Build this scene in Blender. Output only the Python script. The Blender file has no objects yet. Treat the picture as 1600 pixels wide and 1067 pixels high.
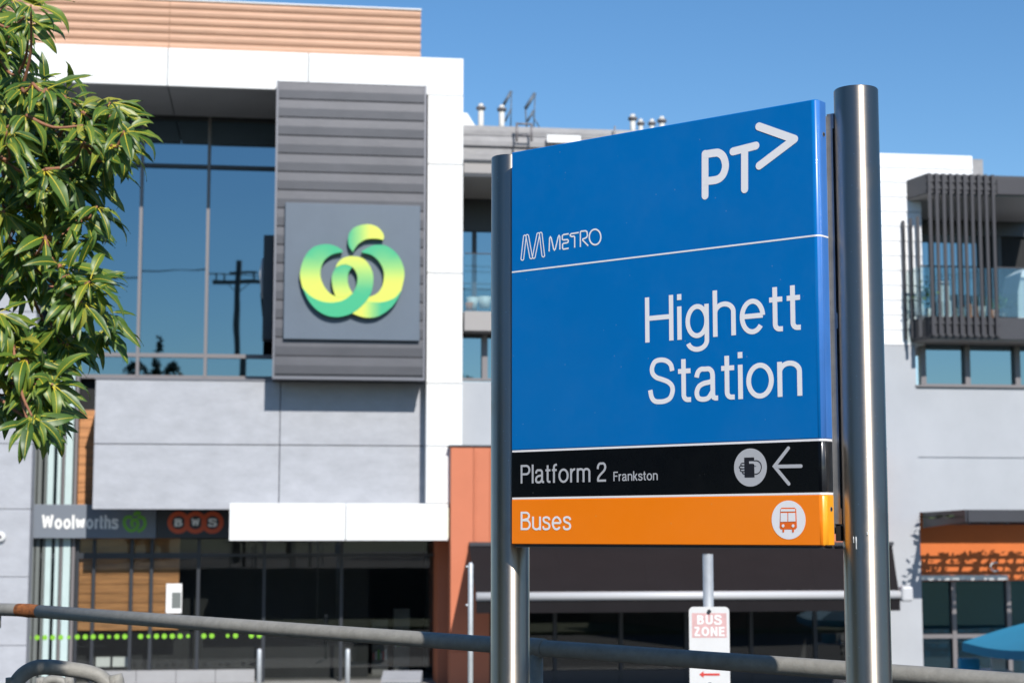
import bpy, bmesh, math, random
from mathutils import Vector, Matrix
R = math.radians
rnd = random.Random(7)
sc = bpy.context.scene
COL = sc.collection

# ------------------------------------------------------------------ camera, sky, sun, exposure
CAM_Z = 3.2                       # eye level above the street (the viewer stands on the raised station forecourt)
FPX, W, H = 2700.0, 1600.0, 1067.0
PITCH = math.atan(300.0 / FPX)
cam_d = bpy.data.cameras.new('camera')
cam_d.sensor_width = 36.0
cam_d.lens = FPX / W * 36.0
cam_d.clip_start, cam_d.clip_end = 0.1, 3000
cam_d.dof.use_dof = True
cam_d.dof.focus_distance = 4.75
cam_d.dof.aperture_fstop = 6.5
cam = bpy.data.objects.new('camera', cam_d)
COL.objects.link(cam)
cam.location = (0, 0, CAM_Z)
cam.rotation_euler = (R(90) + PITCH, 0, 0)
sc.camera = cam

SUN_AZ, SUN_EL = R(19), R(37)     # azimuth: to the right of straight behind the viewer
SUN = Vector((math.sin(SUN_AZ) * math.cos(SUN_EL), -math.cos(SUN_AZ) * math.cos(SUN_EL), math.sin(SUN_EL)))
world = bpy.data.worlds.new('World')
sc.world = world
world.use_nodes = True
wn, wl = world.node_tree.nodes, world.node_tree.links
sky = wn.new('ShaderNodeTexSky')
sky.sky_type = 'NISHITA'
sky.sun_disc = False
sky.sun_elevation = SUN_EL
sky.sun_rotation = R(180) - SUN_AZ
sky.air_density = 1.0
sky.dust_density = 0.1
sky.ozone_density = 3.5
hs = wn.new('ShaderNodeHueSaturation')
hs.inputs['Saturation'].default_value = 1.2
wl.new(sky.outputs[0], hs.inputs['Color'])
wl.new(hs.outputs[0], wn['Background'].inputs[0])
wn['Background'].inputs[1].default_value = 0.12
sun_d = bpy.data.lights.new('sun', 'SUN')
sun_d.energy = 4.9
sun_d.angle = R(0.55)
sun_d.color = (1.0, 0.955, 0.89)
sun = bpy.data.objects.new('sun', sun_d)
COL.objects.link(sun)
sun.rotation_euler = SUN.to_track_quat('Z', 'Y').to_euler()
sun.location = (10, -20, 30)
sc.view_settings.view_transform = 'Standard'
sc.view_settings.look = 'None'
sc.view_settings.gamma = 1.0
sc.view_settings.exposure = 0.10
sc.render.engine = 'CYCLES'
sc.cycles.use_denoising = True
sc.cycles.max_bounces = 8
sc.cycles.transparent_max_bounces = 12
sc.cycles.caustics_reflective = False
sc.cycles.caustics_refractive = False
sc.cycles.sample_clamp_indirect = 8.0

# ------------------------------------------------------------------ geometry of the view
CAM = Vector((0, 0, CAM_Z))
def ray(px, py):
    cx, cy = (px - W / 2) / FPX, (H / 2 - py) / FPX
    return Vector((cx, math.cos(PITCH) - math.sin(PITCH) * cy, math.sin(PITCH) + math.cos(PITCH) * cy))
def at(px, py, y):                # world point seen at a pixel, at depth y metres in front of the viewer
    d = ray(px, py)
    return CAM + d * (y / d.y)
# street frontage: local x runs along the shops, local -y towards the street, z up
FAC_ROT = math.atan(2716.6 / 19911)
FAC = Matrix.Translation((0, 37, 0)) @ Matrix.Rotation(FAC_ROT, 4, 'Z')
FACI = FAC.inverted()
CL = FACI @ CAM
def fp(px, py, d):                # (x, z) on the frontage plane standing d metres proud of the white frame
    v = FACI.to_3x3() @ ray(px, py)
    t = (-d - CL.y) / v.y
    p = CL + v * t
    return p.x, p.z
def fx(px, py, d): return fp(px, py, d)[0]
def fz(px, py, d): return fp(px, py, d)[1]

# ------------------------------------------------------------------ materials
MATS = {}
def nodes_of(m):
    m.use_nodes = True
    return m.node_tree.nodes, m.node_tree.links
def mat(name, col, rough=0.6, metal=0.0, spec=0.5, var=0.0, scale=3.0, bump=0.0, bscale=60.0, coat=0.0, stretch=(1, 1, 1), detail=6.0, rvar=0.0):
    m = bpy.data.materials.new(name)
    n, l = nodes_of(m)
    b = n['Principled BSDF']
    b.inputs['Base Color'].default_value = (*col, 1)
    b.inputs['Roughness'].default_value = rough
    b.inputs['Metallic'].default_value = metal
    b.inputs['Specular IOR Level'].default_value = spec
    b.inputs['Coat Weight'].default_value = coat
    if var or bump or rvar:
        tc = n.new('ShaderNodeTexCoord')
        mp = n.new('ShaderNodeMapping')
        mp.inputs['Scale'].default_value = stretch
        l.new(tc.outputs['Object'], mp.inputs[0])
    if var or rvar:
        nz = n.new('ShaderNodeTexNoise')
        nz.inputs['Scale'].default_value = scale
        nz.inputs['Detail'].default_value = detail
        nz.inputs['Roughness'].default_value = 0.65
        l.new(mp.outputs[0], nz.inputs['Vector'])
    if var:
        rp = n.new('ShaderNodeMapRange')
        rp.inputs[1].default_value, rp.inputs[2].default_value = 0.3, 0.7
        rp.inputs[3].default_value, rp.inputs[4].default_value = 1 - var, 1 + var
        l.new(nz.outputs[0], rp.inputs[0])
        mx = n.new('ShaderNodeVectorMath')
        mx.operation = 'SCALE'
        mx.inputs[0].default_value = col
        l.new(rp.outputs[0], mx.inputs['Scale'])
        l.new(mx.outputs[0], b.inputs['Base Color'])
    if rvar:
        r2 = n.new('ShaderNodeMapRange')
        r2.inputs[1].default_value, r2.inputs[2].default_value = 0.3, 0.7
        r2.inputs[3].default_value, r2.inputs[4].default_value = max(0.02, rough - rvar), rough + rvar
        l.new(nz.outputs[0], r2.inputs[0])
        l.new(r2.outputs[0], b.inputs['Roughness'])
    if bump:
        n2 = n.new('ShaderNodeTexNoise')
        n2.inputs['Scale'].default_value = bscale
        n2.inputs['Detail'].default_value = 5
        l.new(mp.outputs[0], n2.inputs['Vector'])
        bp = n.new('ShaderNodeBump')
        bp.inputs['Strength'].default_value = bump
        bp.inputs['Distance'].default_value = 0.02
        l.new(n2.outputs[0], bp.inputs['Height'])
        l.new(bp.outputs[0], b.inputs['Normal'])
    MATS[name] = m
    return m
mat('white_panel', (0.80, 0.80, 0.79), 0.35, var=0.02, scale=0.8)
mat('joint_dark', (0.06, 0.06, 0.065), 0.8)
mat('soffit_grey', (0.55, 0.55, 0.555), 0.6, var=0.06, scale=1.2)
mat('timber_clad', (0.56, 0.335, 0.225), 0.6, var=0.14, scale=5, stretch=(0.25, 1, 3))
mat('timber_back', (0.36, 0.215, 0.14), 0.8)
mat('timber_wall', (0.50, 0.225, 0.085), 0.55, var=0.30, scale=6, stretch=(0.3, 1, 3))
mat('metal_clad', (0.092, 0.092, 0.102), 0.42, metal=0.35, var=0.10, scale=0.9, bump=0.15, bscale=1.6, stretch=(1, 1, 1.6))
mat('metal_flash', (0.19, 0.19, 0.21), 0.4, metal=0.35)
mat('logo_panel', (0.105, 0.135, 0.175), 0.45, var=0.05, scale=1.5)
mat('concrete', (0.39, 0.40, 0.43), 0.85, var=0.10, scale=2.1, bump=0.25, bscale=9, stretch=(1, 1, 1.8), detail=9)
mat('render_grey', (0.415, 0.432, 0.462), 0.85, var=0.06, scale=0.7, bump=0.1, bscale=30)
mat('weatherboard', (0.80, 0.81, 0.83), 0.5, var=0.02, scale=2)
mat('frame_dark', (0.030, 0.034, 0.042), 0.4)
mat('frame_bronze', (0.20, 0.185, 0.19), 0.45, metal=0.2)
mat('dark_metal', (0.05, 0.05, 0.058), 0.45, metal=0.2, var=0.06)
mat('slat_metal', (0.045, 0.043, 0.05), 0.45, metal=0.2)
mat('soffit_warm', (0.34, 0.32, 0.31), 0.7)
mat('roof_steel', (0.29, 0.285, 0.29), 0.7, metal=0.0, var=0.22, scale=1.3, stretch=(1, 1, 2.5))
mat('vent_white', (0.60, 0.59, 0.55), 0.5, var=0.05)
mat('orange_wall', (0.55, 0.17, 0.085), 0.7, var=0.05, scale=0.9, bump=0.1, bscale=25)
mat('orange_signboard', (0.60, 0.145, 0.025), 0.55, var=0.06, scale=1.4)
mat('awning_cloth', (0.013, 0.0115, 0.013), 0.95, spec=0.2, var=0.10, scale=1.2, bump=0.15, bscale=3)
mat('white_bar', (0.52, 0.52, 0.53), 0.4)
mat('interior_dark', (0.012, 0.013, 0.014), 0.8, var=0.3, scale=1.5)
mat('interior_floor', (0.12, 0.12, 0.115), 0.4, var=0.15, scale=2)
mat('fascia_grey', (0.165, 0.19, 0.23), 0.5)
mat('fascia_dark', (0.03, 0.033, 0.04), 0.5)
mat('sign_white', (0.82, 0.82, 0.82), 0.5)
mat('ring_red', (0.60, 0.09, 0.03), 0.5)
mat('logo_green_flat', (0.16, 0.45, 0.05), 0.5)
mat('decal_green', (0.22, 0.52, 0.03), 0.5)
mat('fin_pale', (0.50, 0.62, 0.62), 0.35, var=0.05)
mat('fin_grey', (0.15, 0.165, 0.16), 0.5)
mat('plinth_stone', (0.33, 0.33, 0.34), 0.8, var=0.10, scale=1.2)
mat('sign_blue', (0.0, 0.155, 0.485), 0.22, spec=0.30, var=0.025, scale=2.2, rvar=0.05, bump=0.02, bscale=5)
mat('sign_black', (0.003, 0.004, 0.006), 0.25, spec=0.3, rvar=0.05, scale=4)
mat('sign_orange', (1.0, 0.235, 0.006), 0.28, spec=0.3, var=0.025, scale=3)
mat('sign_blue_edge', (0.055, 0.20, 0.58), 0.3, spec=0.5, var=0.08, scale=8, coat=0.6)  # edge materials: plate colours lightened, glare on the returns put into the paint
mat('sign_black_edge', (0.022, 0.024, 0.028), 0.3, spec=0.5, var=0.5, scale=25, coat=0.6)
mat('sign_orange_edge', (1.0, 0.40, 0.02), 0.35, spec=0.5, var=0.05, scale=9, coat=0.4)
mat('vinyl_white', (0.86, 0.855, 0.875), 0.5)
mat('vinyl_grey', (0.46, 0.47, 0.50), 0.5)
mat('vinyl_black', (0.012, 0.012, 0.018), 0.5)
mat('vinyl_orange', (0.86, 0.15, 0.012), 0.5)
mat('bracket_alu', (0.36, 0.36, 0.37), 0.45, metal=0.7, var=0.15, scale=20)
mat('drip_pale', (0.55, 0.57, 0.58), 0.4)
mat('hole_black', (0.01, 0.01, 0.01), 0.9)
mat('galv', (0.275, 0.265, 0.24), 0.65, metal=0.1, var=0.16, scale=30, bump=0.10, bscale=160, stretch=(1, 1, 1), detail=9)
mat('rust', (0.26, 0.085, 0.022), 0.85, var=0.55, scale=30, bump=0.4, bscale=120)
mat('post_zinc', (0.55, 0.57, 0.58), 0.45, metal=0.4, var=0.12, scale=14)
mat('sign_face', (0.68, 0.68, 0.68), 0.45, var=0.03, scale=12)
mat('faded_red', (0.64, 0.40, 0.395), 0.6, var=0.12, scale=25)
mat('arrow_red', (0.62, 0.05, 0.04), 0.5)
mat('asphalt', (0.05, 0.05, 0.052), 0.9, var=0.2, scale=6, bump=0.3, bscale=90)
mat('paving', (0.30, 0.295, 0.28), 0.85, var=0.12, scale=2.5)
mat('kerb_stone', (0.36, 0.35, 0.33), 0.85, var=0.1)
mat('line_paint', (0.75, 0.75, 0.73), 0.6)
mat('grass', (0.075, 0.095, 0.03), 0.95, var=0.35, scale=1.5)
mat('brown_brick', (0.20, 0.115, 0.07), 0.85, var=0.2, scale=5)
mat('bark', (0.145, 0.105, 0.075), 0.85, var=0.35, scale=14, bump=0.6, bscale=40)
mat('twig', (0.30, 0.13, 0.07), 0.7, var=0.25, scale=30)
mat('leaf_far', (0.038, 0.062, 0.018), 0.7, var=0.3, scale=1.0)
mat('umbrella_blue', (0.02, 0.24, 0.40), 0.75, var=0.05, scale=2)
mat('pot_white', (0.78, 0.78, 0.76), 0.4)
mat('pot_orange', (0.55, 0.22, 0.10), 0.7)
mat('cloth_white', (0.72, 0.76, 0.80), 0.85, var=0.06, scale=4)
mat('petal_pink', (0.70, 0.22, 0.22), 0.7, var=0.2, scale=10)
mat('wood_pole', (0.16, 0.125, 0.10), 0.85, var=0.2, scale=4, stretch=(4, 4, 0.4))
mat('wire_black', (0.02, 0.02, 0.02), 0.6)
mat('interior_teal', (0.02, 0.10, 0.15), 0.8)
mat('leaf_bright', (0.09, 0.17, 0.03), 0.6, var=0.3, scale=8)
mat('lens_glass', (0.55, 0.55, 0.5), 0.15)
mat('roof_tin', (0.30, 0.30, 0.30), 0.5, metal=0.3)

def mirror_glass(name, col, rough=0.015, wav=0.015, sc_=0.5):
    m = bpy.data.materials.new(name)
    n, l = nodes_of(m)
    b = n['Principled BSDF']
    b.inputs['Base Color'].default_value = (*col, 1)
    b.inputs['Metallic'].default_value = 1.0
    b.inputs['Roughness'].default_value = rough
    tc = n.new('ShaderNodeTexCoord')
    nz = n.new('ShaderNodeTexNoise')
    nz.inputs['Scale'].default_value = sc_
    nz.inputs['Detail'].default_value = 1
    l.new(tc.outputs['Object'], nz.inputs['Vector'])
    bp = n.new('ShaderNodeBump')
    bp.inputs['Strength'].default_value = wav
    bp.inputs['Distance'].default_value = 0.05
    l.new(nz.outputs[0], bp.inputs['Height'])
    l.new(bp.outputs[0], b.inputs['Normal'])
    MATS[name] = m
mirror_glass('glass_tinted', (0.165, 0.24, 0.28), wav=0.03, sc_=0.8)
mirror_glass('glass_apartment', (0.22, 0.31, 0.35))
mirror_glass('glass_bay', (0.03, 0.055, 0.075))
def clear_glass(name, tint, gloss, gfac):
    m = bpy.data.materials.new(name)
    n, l = nodes_of(m)
    n.remove(n['Principled BSDF'])
    out = n['Material Output']
    tr = n.new('ShaderNodeBsdfTransparent')
    tr.inputs[0].default_value = (*tint, 1)
    gl = n.new('ShaderNodeBsdfGlossy')
    gl.inputs['Color'].default_value = (*gloss, 1)
    gl.inputs['Roughness'].default_value = 0.015
    mx = n.new('ShaderNodeMixShader')
    mx.inputs[0].default_value = gfac
    l.new(tr.outputs[0], mx.inputs[1])
    l.new(gl.outputs[0], mx.inputs[2])
    l.new(mx.outputs[0], out.inputs['Surface'])
    MATS[name] = m
clear_glass('glass_shop', (0.86, 0.88, 0.87), (1, 1, 1), 0.05)
clear_glass('glass_cafe', (0.45, 0.62, 0.68), (0.6, 0.9, 1), 0.08)
clear_glass('glass_balustrade', (0.80, 0.86, 0.86), (0.8, 0.95, 1), 0.10)

def steel():
    m = bpy.data.materials.new('brushed_steel')
    n, l = nodes_of(m)
    b = n['Principled BSDF']
    b.inputs['Metallic'].default_value = 1
    b.inputs['Base Color'].default_value = (0.56, 0.565, 0.57, 1)
    b.inputs['Roughness'].default_value = 0.22
    tc = n.new('ShaderNodeTexCoord')
    mp = n.new('ShaderNodeMapping')
    mp.inputs['Scale'].default_value = (6, 6, 900)       # rings of fine brush marks round the tube
    l.new(tc.outputs['Object'], mp.inputs[0])
    nz = n.new('ShaderNodeTexNoise')
    nz.inputs['Scale'].default_value = 1.0
    nz.inputs['Detail'].default_value = 3
    l.new(mp.outputs[0], nz.inputs['Vector'])
    rr = n.new('ShaderNodeMapRange')
    rr.inputs[3].default_value, rr.inputs[4].default_value = 0.31, 0.47
    l.new(nz.outputs[0], rr.inputs[0])
    # grime and water marks
    n2 = n.new('ShaderNodeTexNoise')
    n2.inputs['Scale'].default_value = 9
    n2.inputs['Detail'].default_value = 8
    l.new(tc.outputs['Object'], n2.inputs['Vector'])
    r2 = n.new('ShaderNodeMapRange')
    r2.inputs[1].default_value, r2.inputs[2].default_value = 0.55, 0.75
    r2.inputs[3].default_value, r2.inputs[4].default_value = 0.0, 0.10
    l.new(n2.outputs[0], r2.inputs[0])
    ad = n.new('ShaderNodeMath')
    ad.operation = 'ADD'
    l.new(rr.outputs[0], ad.inputs[0])
    l.new(r2.outputs[0], ad.inputs[1])
    l.new(ad.outputs[0], b.inputs['Roughness'])
    bp = n.new('ShaderNodeBump')
    bp.inputs['Strength'].default_value = 0.05
    bp.inputs['Distance'].default_value = 0.001
    l.new(nz.outputs[0], bp.inputs['Height'])
    l.new(bp.outputs[0], b.inputs['Normal'])
    # scattered scratches and dust specks
    vo = n.new('ShaderNodeTexVoronoi')
    vo.inputs['Scale'].default_value = 55
    l.new(tc.outputs['Object'], vo.inputs['Vector'])
    sp = n.new('ShaderNodeMapRange')
    sp.inputs[1].default_value, sp.inputs[2].default_value = 0.03, 0.07
    sp.inputs[3].default_value, sp.inputs[4].default_value = 1.0, 0.0
    l.new(vo.outputs['Distance'], sp.inputs[0])
    mc = n.new('ShaderNodeMix')
    mc.data_type = 'RGBA'
    mc.inputs[6].default_value = (0.40, 0.35, 0.295, 1)
    mc.inputs[7].default_value = (0.75, 0.75, 0.74, 1)
    l.new(sp.outputs[0], mc.inputs[0])
    l.new(mc.outputs[2], b.inputs['Base Color'])
    b.inputs['Anisotropic'].default_value = 0.8
    b.inputs['Anisotropic Rotation'].default_value = 0.25
    tg = n.new('ShaderNodeTangent')
    tg.direction_type = 'RADIAL'
    tg.axis = 'Z'
    l.new(tg.outputs[0], b.inputs['Tangent'])
    MATS['brushed_steel'] = m
steel()
def weather_sign(name, speck):
    m = MATS[name]
    n, l = m.node_tree.nodes, m.node_tree.links
    b = n['Principled BSDF']
    src = b.inputs['Base Color'].links[0].from_socket if b.inputs['Base Color'].links else None
    tc = n.new('ShaderNodeTexCoord')
    vo = n.new('ShaderNodeTexVoronoi')
    vo.inputs['Scale'].default_value = 22
    l.new(tc.outputs['Object'], vo.inputs['Vector'])
    sp_ = n.new('ShaderNodeMapRange')
    sp_.inputs[1].default_value, sp_.inputs[2].default_value = 0.035, 0.055
    sp_.inputs[3].default_value, sp_.inputs[4].default_value = 0.28, 0.0
    l.new(vo.outputs['Distance'], sp_.inputs[0])
    nz = n.new('ShaderNodeTexNoise')
    nz.inputs['Scale'].default_value = 6
    nz.inputs['Detail'].default_value = 10
    nz.inputs['Roughness'].default_value = 0.75
    l.new(tc.outputs['Object'], nz.inputs['Vector'])
    du = n.new('ShaderNodeMapRange')
    du.inputs[1].default_value, du.inputs[2].default_value = 0.45, 0.8
    du.inputs[3].default_value, du.inputs[4].default_value = 0.0, 0.035
    l.new(nz.outputs[0], du.inputs[0])
    ad = n.new('ShaderNodeMath')
    ad.operation = 'MAXIMUM'
    l.new(sp_.outputs[0], ad.inputs[0])
    l.new(du.outputs[0], ad.inputs[1])
    mx = n.new('ShaderNodeMix')
    mx.data_type = 'RGBA'
    l.new(ad.outputs[0], mx.inputs[0])
    if src: l.new(src, mx.inputs[6])
    else: mx.inputs[6].default_value = b.inputs['Base Color'].default_value
    mx.inputs[7].default_value = (*speck, 1)
    l.new(mx.outputs[2], b.inputs['Base Color'])
    b.inputs['Coat Weight'].default_value = 0.35
    b.inputs['Coat Roughness'].default_value = 0.12
weather_sign('sign_blue', (0.25, 0.36, 0.5))
MATS['sign_blue'].node_tree.nodes['Principled BSDF'].inputs['Coat Weight'].default_value = 0.1
weather_sign('sign_black', (0.10, 0.10, 0.10))
MATS['sign_black'].node_tree.nodes['Principled BSDF'].inputs['Coat Weight'].default_value = 0.0
MATS['sign_black'].node_tree.nodes['Principled BSDF'].inputs['Specular IOR Level'].default_value = 0.15
weather_sign('sign_orange', (0.75, 0.42, 0.2))

def gradient_mat():
    m = bpy.data.materials.new('ribbon_green_yellow')
    n, l = nodes_of(m)
    b = n['Principled BSDF']
    b.inputs['Roughness'].default_value = 0.45
    a = n.new('ShaderNodeAttribute')
    a.attribute_name = 'tone'
    cr = n.new('ShaderNodeValToRGB')
    e = cr.color_ramp.elements
    e[0].position, e[0].color = 0.0, (0.035, 0.40, 0.19, 1)
    e[1].position, e[1].color = 1.0, (0.62, 0.68, 0.10, 1)
    mid = e.new(0.5)
    mid.color = (0.26, 0.54, 0.15, 1)
    l.new(a.outputs['Fac'], cr.inputs[0])
    l.new(cr.outputs[0], b.inputs['Base Color'])
    MATS['ribbon'] = m
gradient_mat()

def leaf_mats():
    for name, col, rough in (('leaf_blade', (0.085, 0.17, 0.018), 0.42), ('leaf_rib', (0.50, 0.42, 0.03), 0.5)):
        m = bpy.data.materials.new(name)
        n, l = nodes_of(m)
        b = n['Principled BSDF']
        b.inputs['Roughness'].default_value = rough
        b.inputs['Base Color'].default_value = (*col, 1)
        b.inputs['Specular IOR Level'].default_value = 0.55
        if name == 'leaf_blade':
            tc = n.new('ShaderNodeAttribute')
            tc.attribute_name = 'shade'
            oi = n.new('ShaderNodeObjectInfo')
            ad = n.new('ShaderNodeMath')
            ad.operation = 'ADD'
            l.new(tc.outputs['Fac'], ad.inputs[0])
            l.new(oi.outputs['Random'], ad.inputs[1])
            fr = n.new('ShaderNodeMath')
            fr.operation = 'FRACT'
            l.new(ad.outputs[0], fr.inputs[0])
            cr = n.new('ShaderNodeValToRGB')
            e = cr.color_ramp.elements
            e[0].color = (0.045, 0.105, 0.018, 1)
            e[1].color = (0.34, 0.33, 0.045, 1)
            k = e.new(0.55)
            k.color = (0.090, 0.170, 0.026, 1)
            k2 = e.new(0.93)
            k2.color = (0.16, 0.235, 0.030, 1)
            l.new(fr.outputs[0], cr.inputs[0])
            l.new(cr.outputs[0], b.inputs['Base Color'])
            tl = n.new('ShaderNodeBsdfTranslucent')
            tl.inputs[0].default_value = (0.22, 0.34, 0.03, 1)
            mx = n.new('ShaderNodeMixShader')
            mx.inputs[0].default_value = 0.22
            l.new(b.outputs[0], mx.inputs[1])
            l.new(tl.outputs[0], mx.inputs[2])
            l.new(mx.outputs[0], n['Material Output'].inputs['Surface'])
        MATS[name] = m
leaf_mats()

# ------------------------------------------------------------------ mesh helpers
def link(o, parent=None):
    COL.objects.link(o)
    if parent is not None:
        o.parent = parent
    return o
def tag(o, label=None, cat=None, group=None, kind=None):
    if label: o['label'] = label
    if cat: o['category'] = cat
    if group: o['group'] = group
    if kind: o['kind'] = kind
    return o
def empty(name, label=None, cat=None, matrix=None, group=None):
    o = bpy.data.objects.new(name, None)
    o.empty_display_size = 0.2
    link(o)
    if matrix is not None:
        o.matrix_world = matrix
    return tag(o, label, cat, group)
class MB:
    def __init__(self): self.v, self.f, self.mi, self.sm = [], [], [], []
    def add(self, vs, fs, mi=0, smooth=False):
        k = len(self.v)
        self.v += [tuple(p) for p in vs]
        self.f += [tuple(i + k for i in f) for f in fs]
        self.mi += [mi] * len(fs)
        self.sm += [smooth] * len(fs)
        return self
    def box(self, x0, x1, y0, y1, z0, z1, mi=0):
        x0, x1 = min(x0, x1), max(x0, x1); y0, y1 = min(y0, y1), max(y0, y1); z0, z1 = min(z0, z1), max(z0, z1)
        vs = [(x, y, z) for z in (z0, z1) for y in (y0, y1) for x in (x0, x1)]
        return self.add(vs, [(0, 2, 3, 1), (4, 5, 7, 6), (0, 1, 5, 4), (2, 6, 7, 3), (0, 4, 6, 2), (1, 3, 7, 5)], mi)
    def tube(self, pts, r, n=14, caps=True, mi=0):
        pts = [Vector(p) for p in pts]
        rs = r if isinstance(r, (list, tuple)) else [r] * len(pts)
        vs, fs = [], []
        t0 = (pts[1] - pts[0]).normalized()
        up = Vector((0, 0, 1)) if abs(t0.z) < 0.9 else Vector((1, 0, 0))
        a = t0.cross(up).normalized()
        for i, p in enumerate(pts):
            t = (pts[min(i + 1, len(pts) - 1)] - pts[max(i - 1, 0)]).normalized()
            a = (a - t * a.dot(t)).normalized()
            b = t.cross(a)
            for j in range(n):
                w = 2 * math.pi * j / n
                vs.append(p + (a * math.cos(w) + b * math.sin(w)) * rs[i])
        for i in range(len(pts) - 1):
            for j in range(n):
                fs.append((i * n + j, i * n + (j + 1) % n, (i + 1) * n + (j + 1) % n, (i + 1) * n + j))
        self.add(vs, fs, mi, True)
        if caps:
            k = len(self.v) - len(vs)
            m = (len(pts) - 1) * n
            self.f += [tuple(k + j for j in reversed(range(n))), tuple(k + m + j for j in range(n))]
            self.mi += [mi, mi]; self.sm += [False, False]
        return self
    def prism(self, poly, axis_vec, mi=0):             # poly: 3-D points of one face, pushed along axis_vec
        n = len(poly); a = Vector(axis_vec)
        vs = [Vector(p) for p in poly] + [Vector(p) + a for p in poly]
        fs = [tuple(range(n)), tuple(reversed(range(n, 2 * n)))] + [(i, i + n, (i + 1) % n + n, (i + 1) % n) for i in range(n)]
        return self.add(vs, fs, mi)
    def lathe(self, prof, c=(0, 0, 0), n=20, mi=0):    # prof: (radius, z)
        vs = [(c[0] + r * math.cos(2 * math.pi * j / n), c[1] + r * math.sin(2 * math.pi * j / n), c[2] + z) for r, z in prof for j in range(n)]
        fs = [(i * n + j, i * n + (j + 1) % n, (i + 1) * n + (j + 1) % n, (i + 1) * n + j) for i in range(len(prof) - 1) for j in range(n)]
        return self.add(vs, fs, mi, True)
    def mesh(self, name, mats, fix=True):
        me = bpy.data.meshes.new(name)
        me.from_pydata(self.v, [], self.f)
        for m in (mats if isinstance(mats, (list, tuple)) else [mats]):
            me.materials.append(MATS[m])
        me.polygons.foreach_set('material_index', self.mi)
        me.polygons.foreach_set('use_smooth', self.sm)
        if fix:
            bm = bmesh.new(); bm.from_mesh(me)
            bmesh.ops.recalc_face_normals(bm, faces=bm.faces)
            bm.to_mesh(me); bm.free()
        me.update()
        return me
    def build(self, name, mats, parent=None, fix=True):
        return link(bpy.data.objects.new(name, self.mesh(name, mats, fix)), parent)
def box(name, x0, x1, y0, y1, z0, z1, m, parent=None, bevel=0.0):
    mb = MB().box(x0, x1, y0, y1, z0, z1)
    me = mb.mesh(name, m, False)
    if bevel:
        bm = bmesh.new(); bm.from_mesh(me)
        bmesh.ops.bevel(bm, geom=bm.edges[:], offset=bevel, segments=2, affect='EDGES', profile=0.5)
        bm.to_mesh(me); bm.free()
    return link(bpy.data.objects.new(name, me), parent)
def fbox(name, px0, px1, py0, py1, df, db, m, parent, bevel=0.0, ref=None):
    """box on the frontage: front face at d=df seen between those pixels, back face at d=db"""
    ym, xm = (py0 + py1) / 2, (px0 + px1) / 2 if ref is None else ref
    return box(name, fx(px0, ym, df), fx(px1, ym, df), -df, -db, fz(xm, py1, df), fz(xm, py0, df), m, parent, bevel)

# ------------------------------------------------------------------ stroke lettering (grotesque, drawn from centre lines)
def arc(cx, cy, rx, ry, a0, a1, n=18):
    return [(cx + rx * math.cos(R(a0 + (a1 - a0) * i / n)), cy + ry * math.sin(R(a0 + (a1 - a0) * i / n))) for i in range(n + 1)]
def smooth(pts, k=6, closed=False):
    out = []
    n = len(pts)
    for i in range(n if closed else n - 1):
        p0 = pts[(i - 1) % n] if (closed or i > 0) else pts[0]
        p1, p2 = pts[i], pts[(i + 1) % n]
        p3 = pts[(i + 2) % n] if (closed or i + 2 < n) else pts[-1]
        for j in range(k):
            t = j / k
            out.append(tuple(0.5 * (2 * b + (c - a) * t + (2 * a - 5 * b + 4 * c - d) * t * t + (3 * b - a - 3 * c + d) * t ** 3)
                             for a, b, c, d in zip(p0, p1, p2, p3)))
    if not closed:
        out.append(tuple(pts[-1]))
    return out
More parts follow.
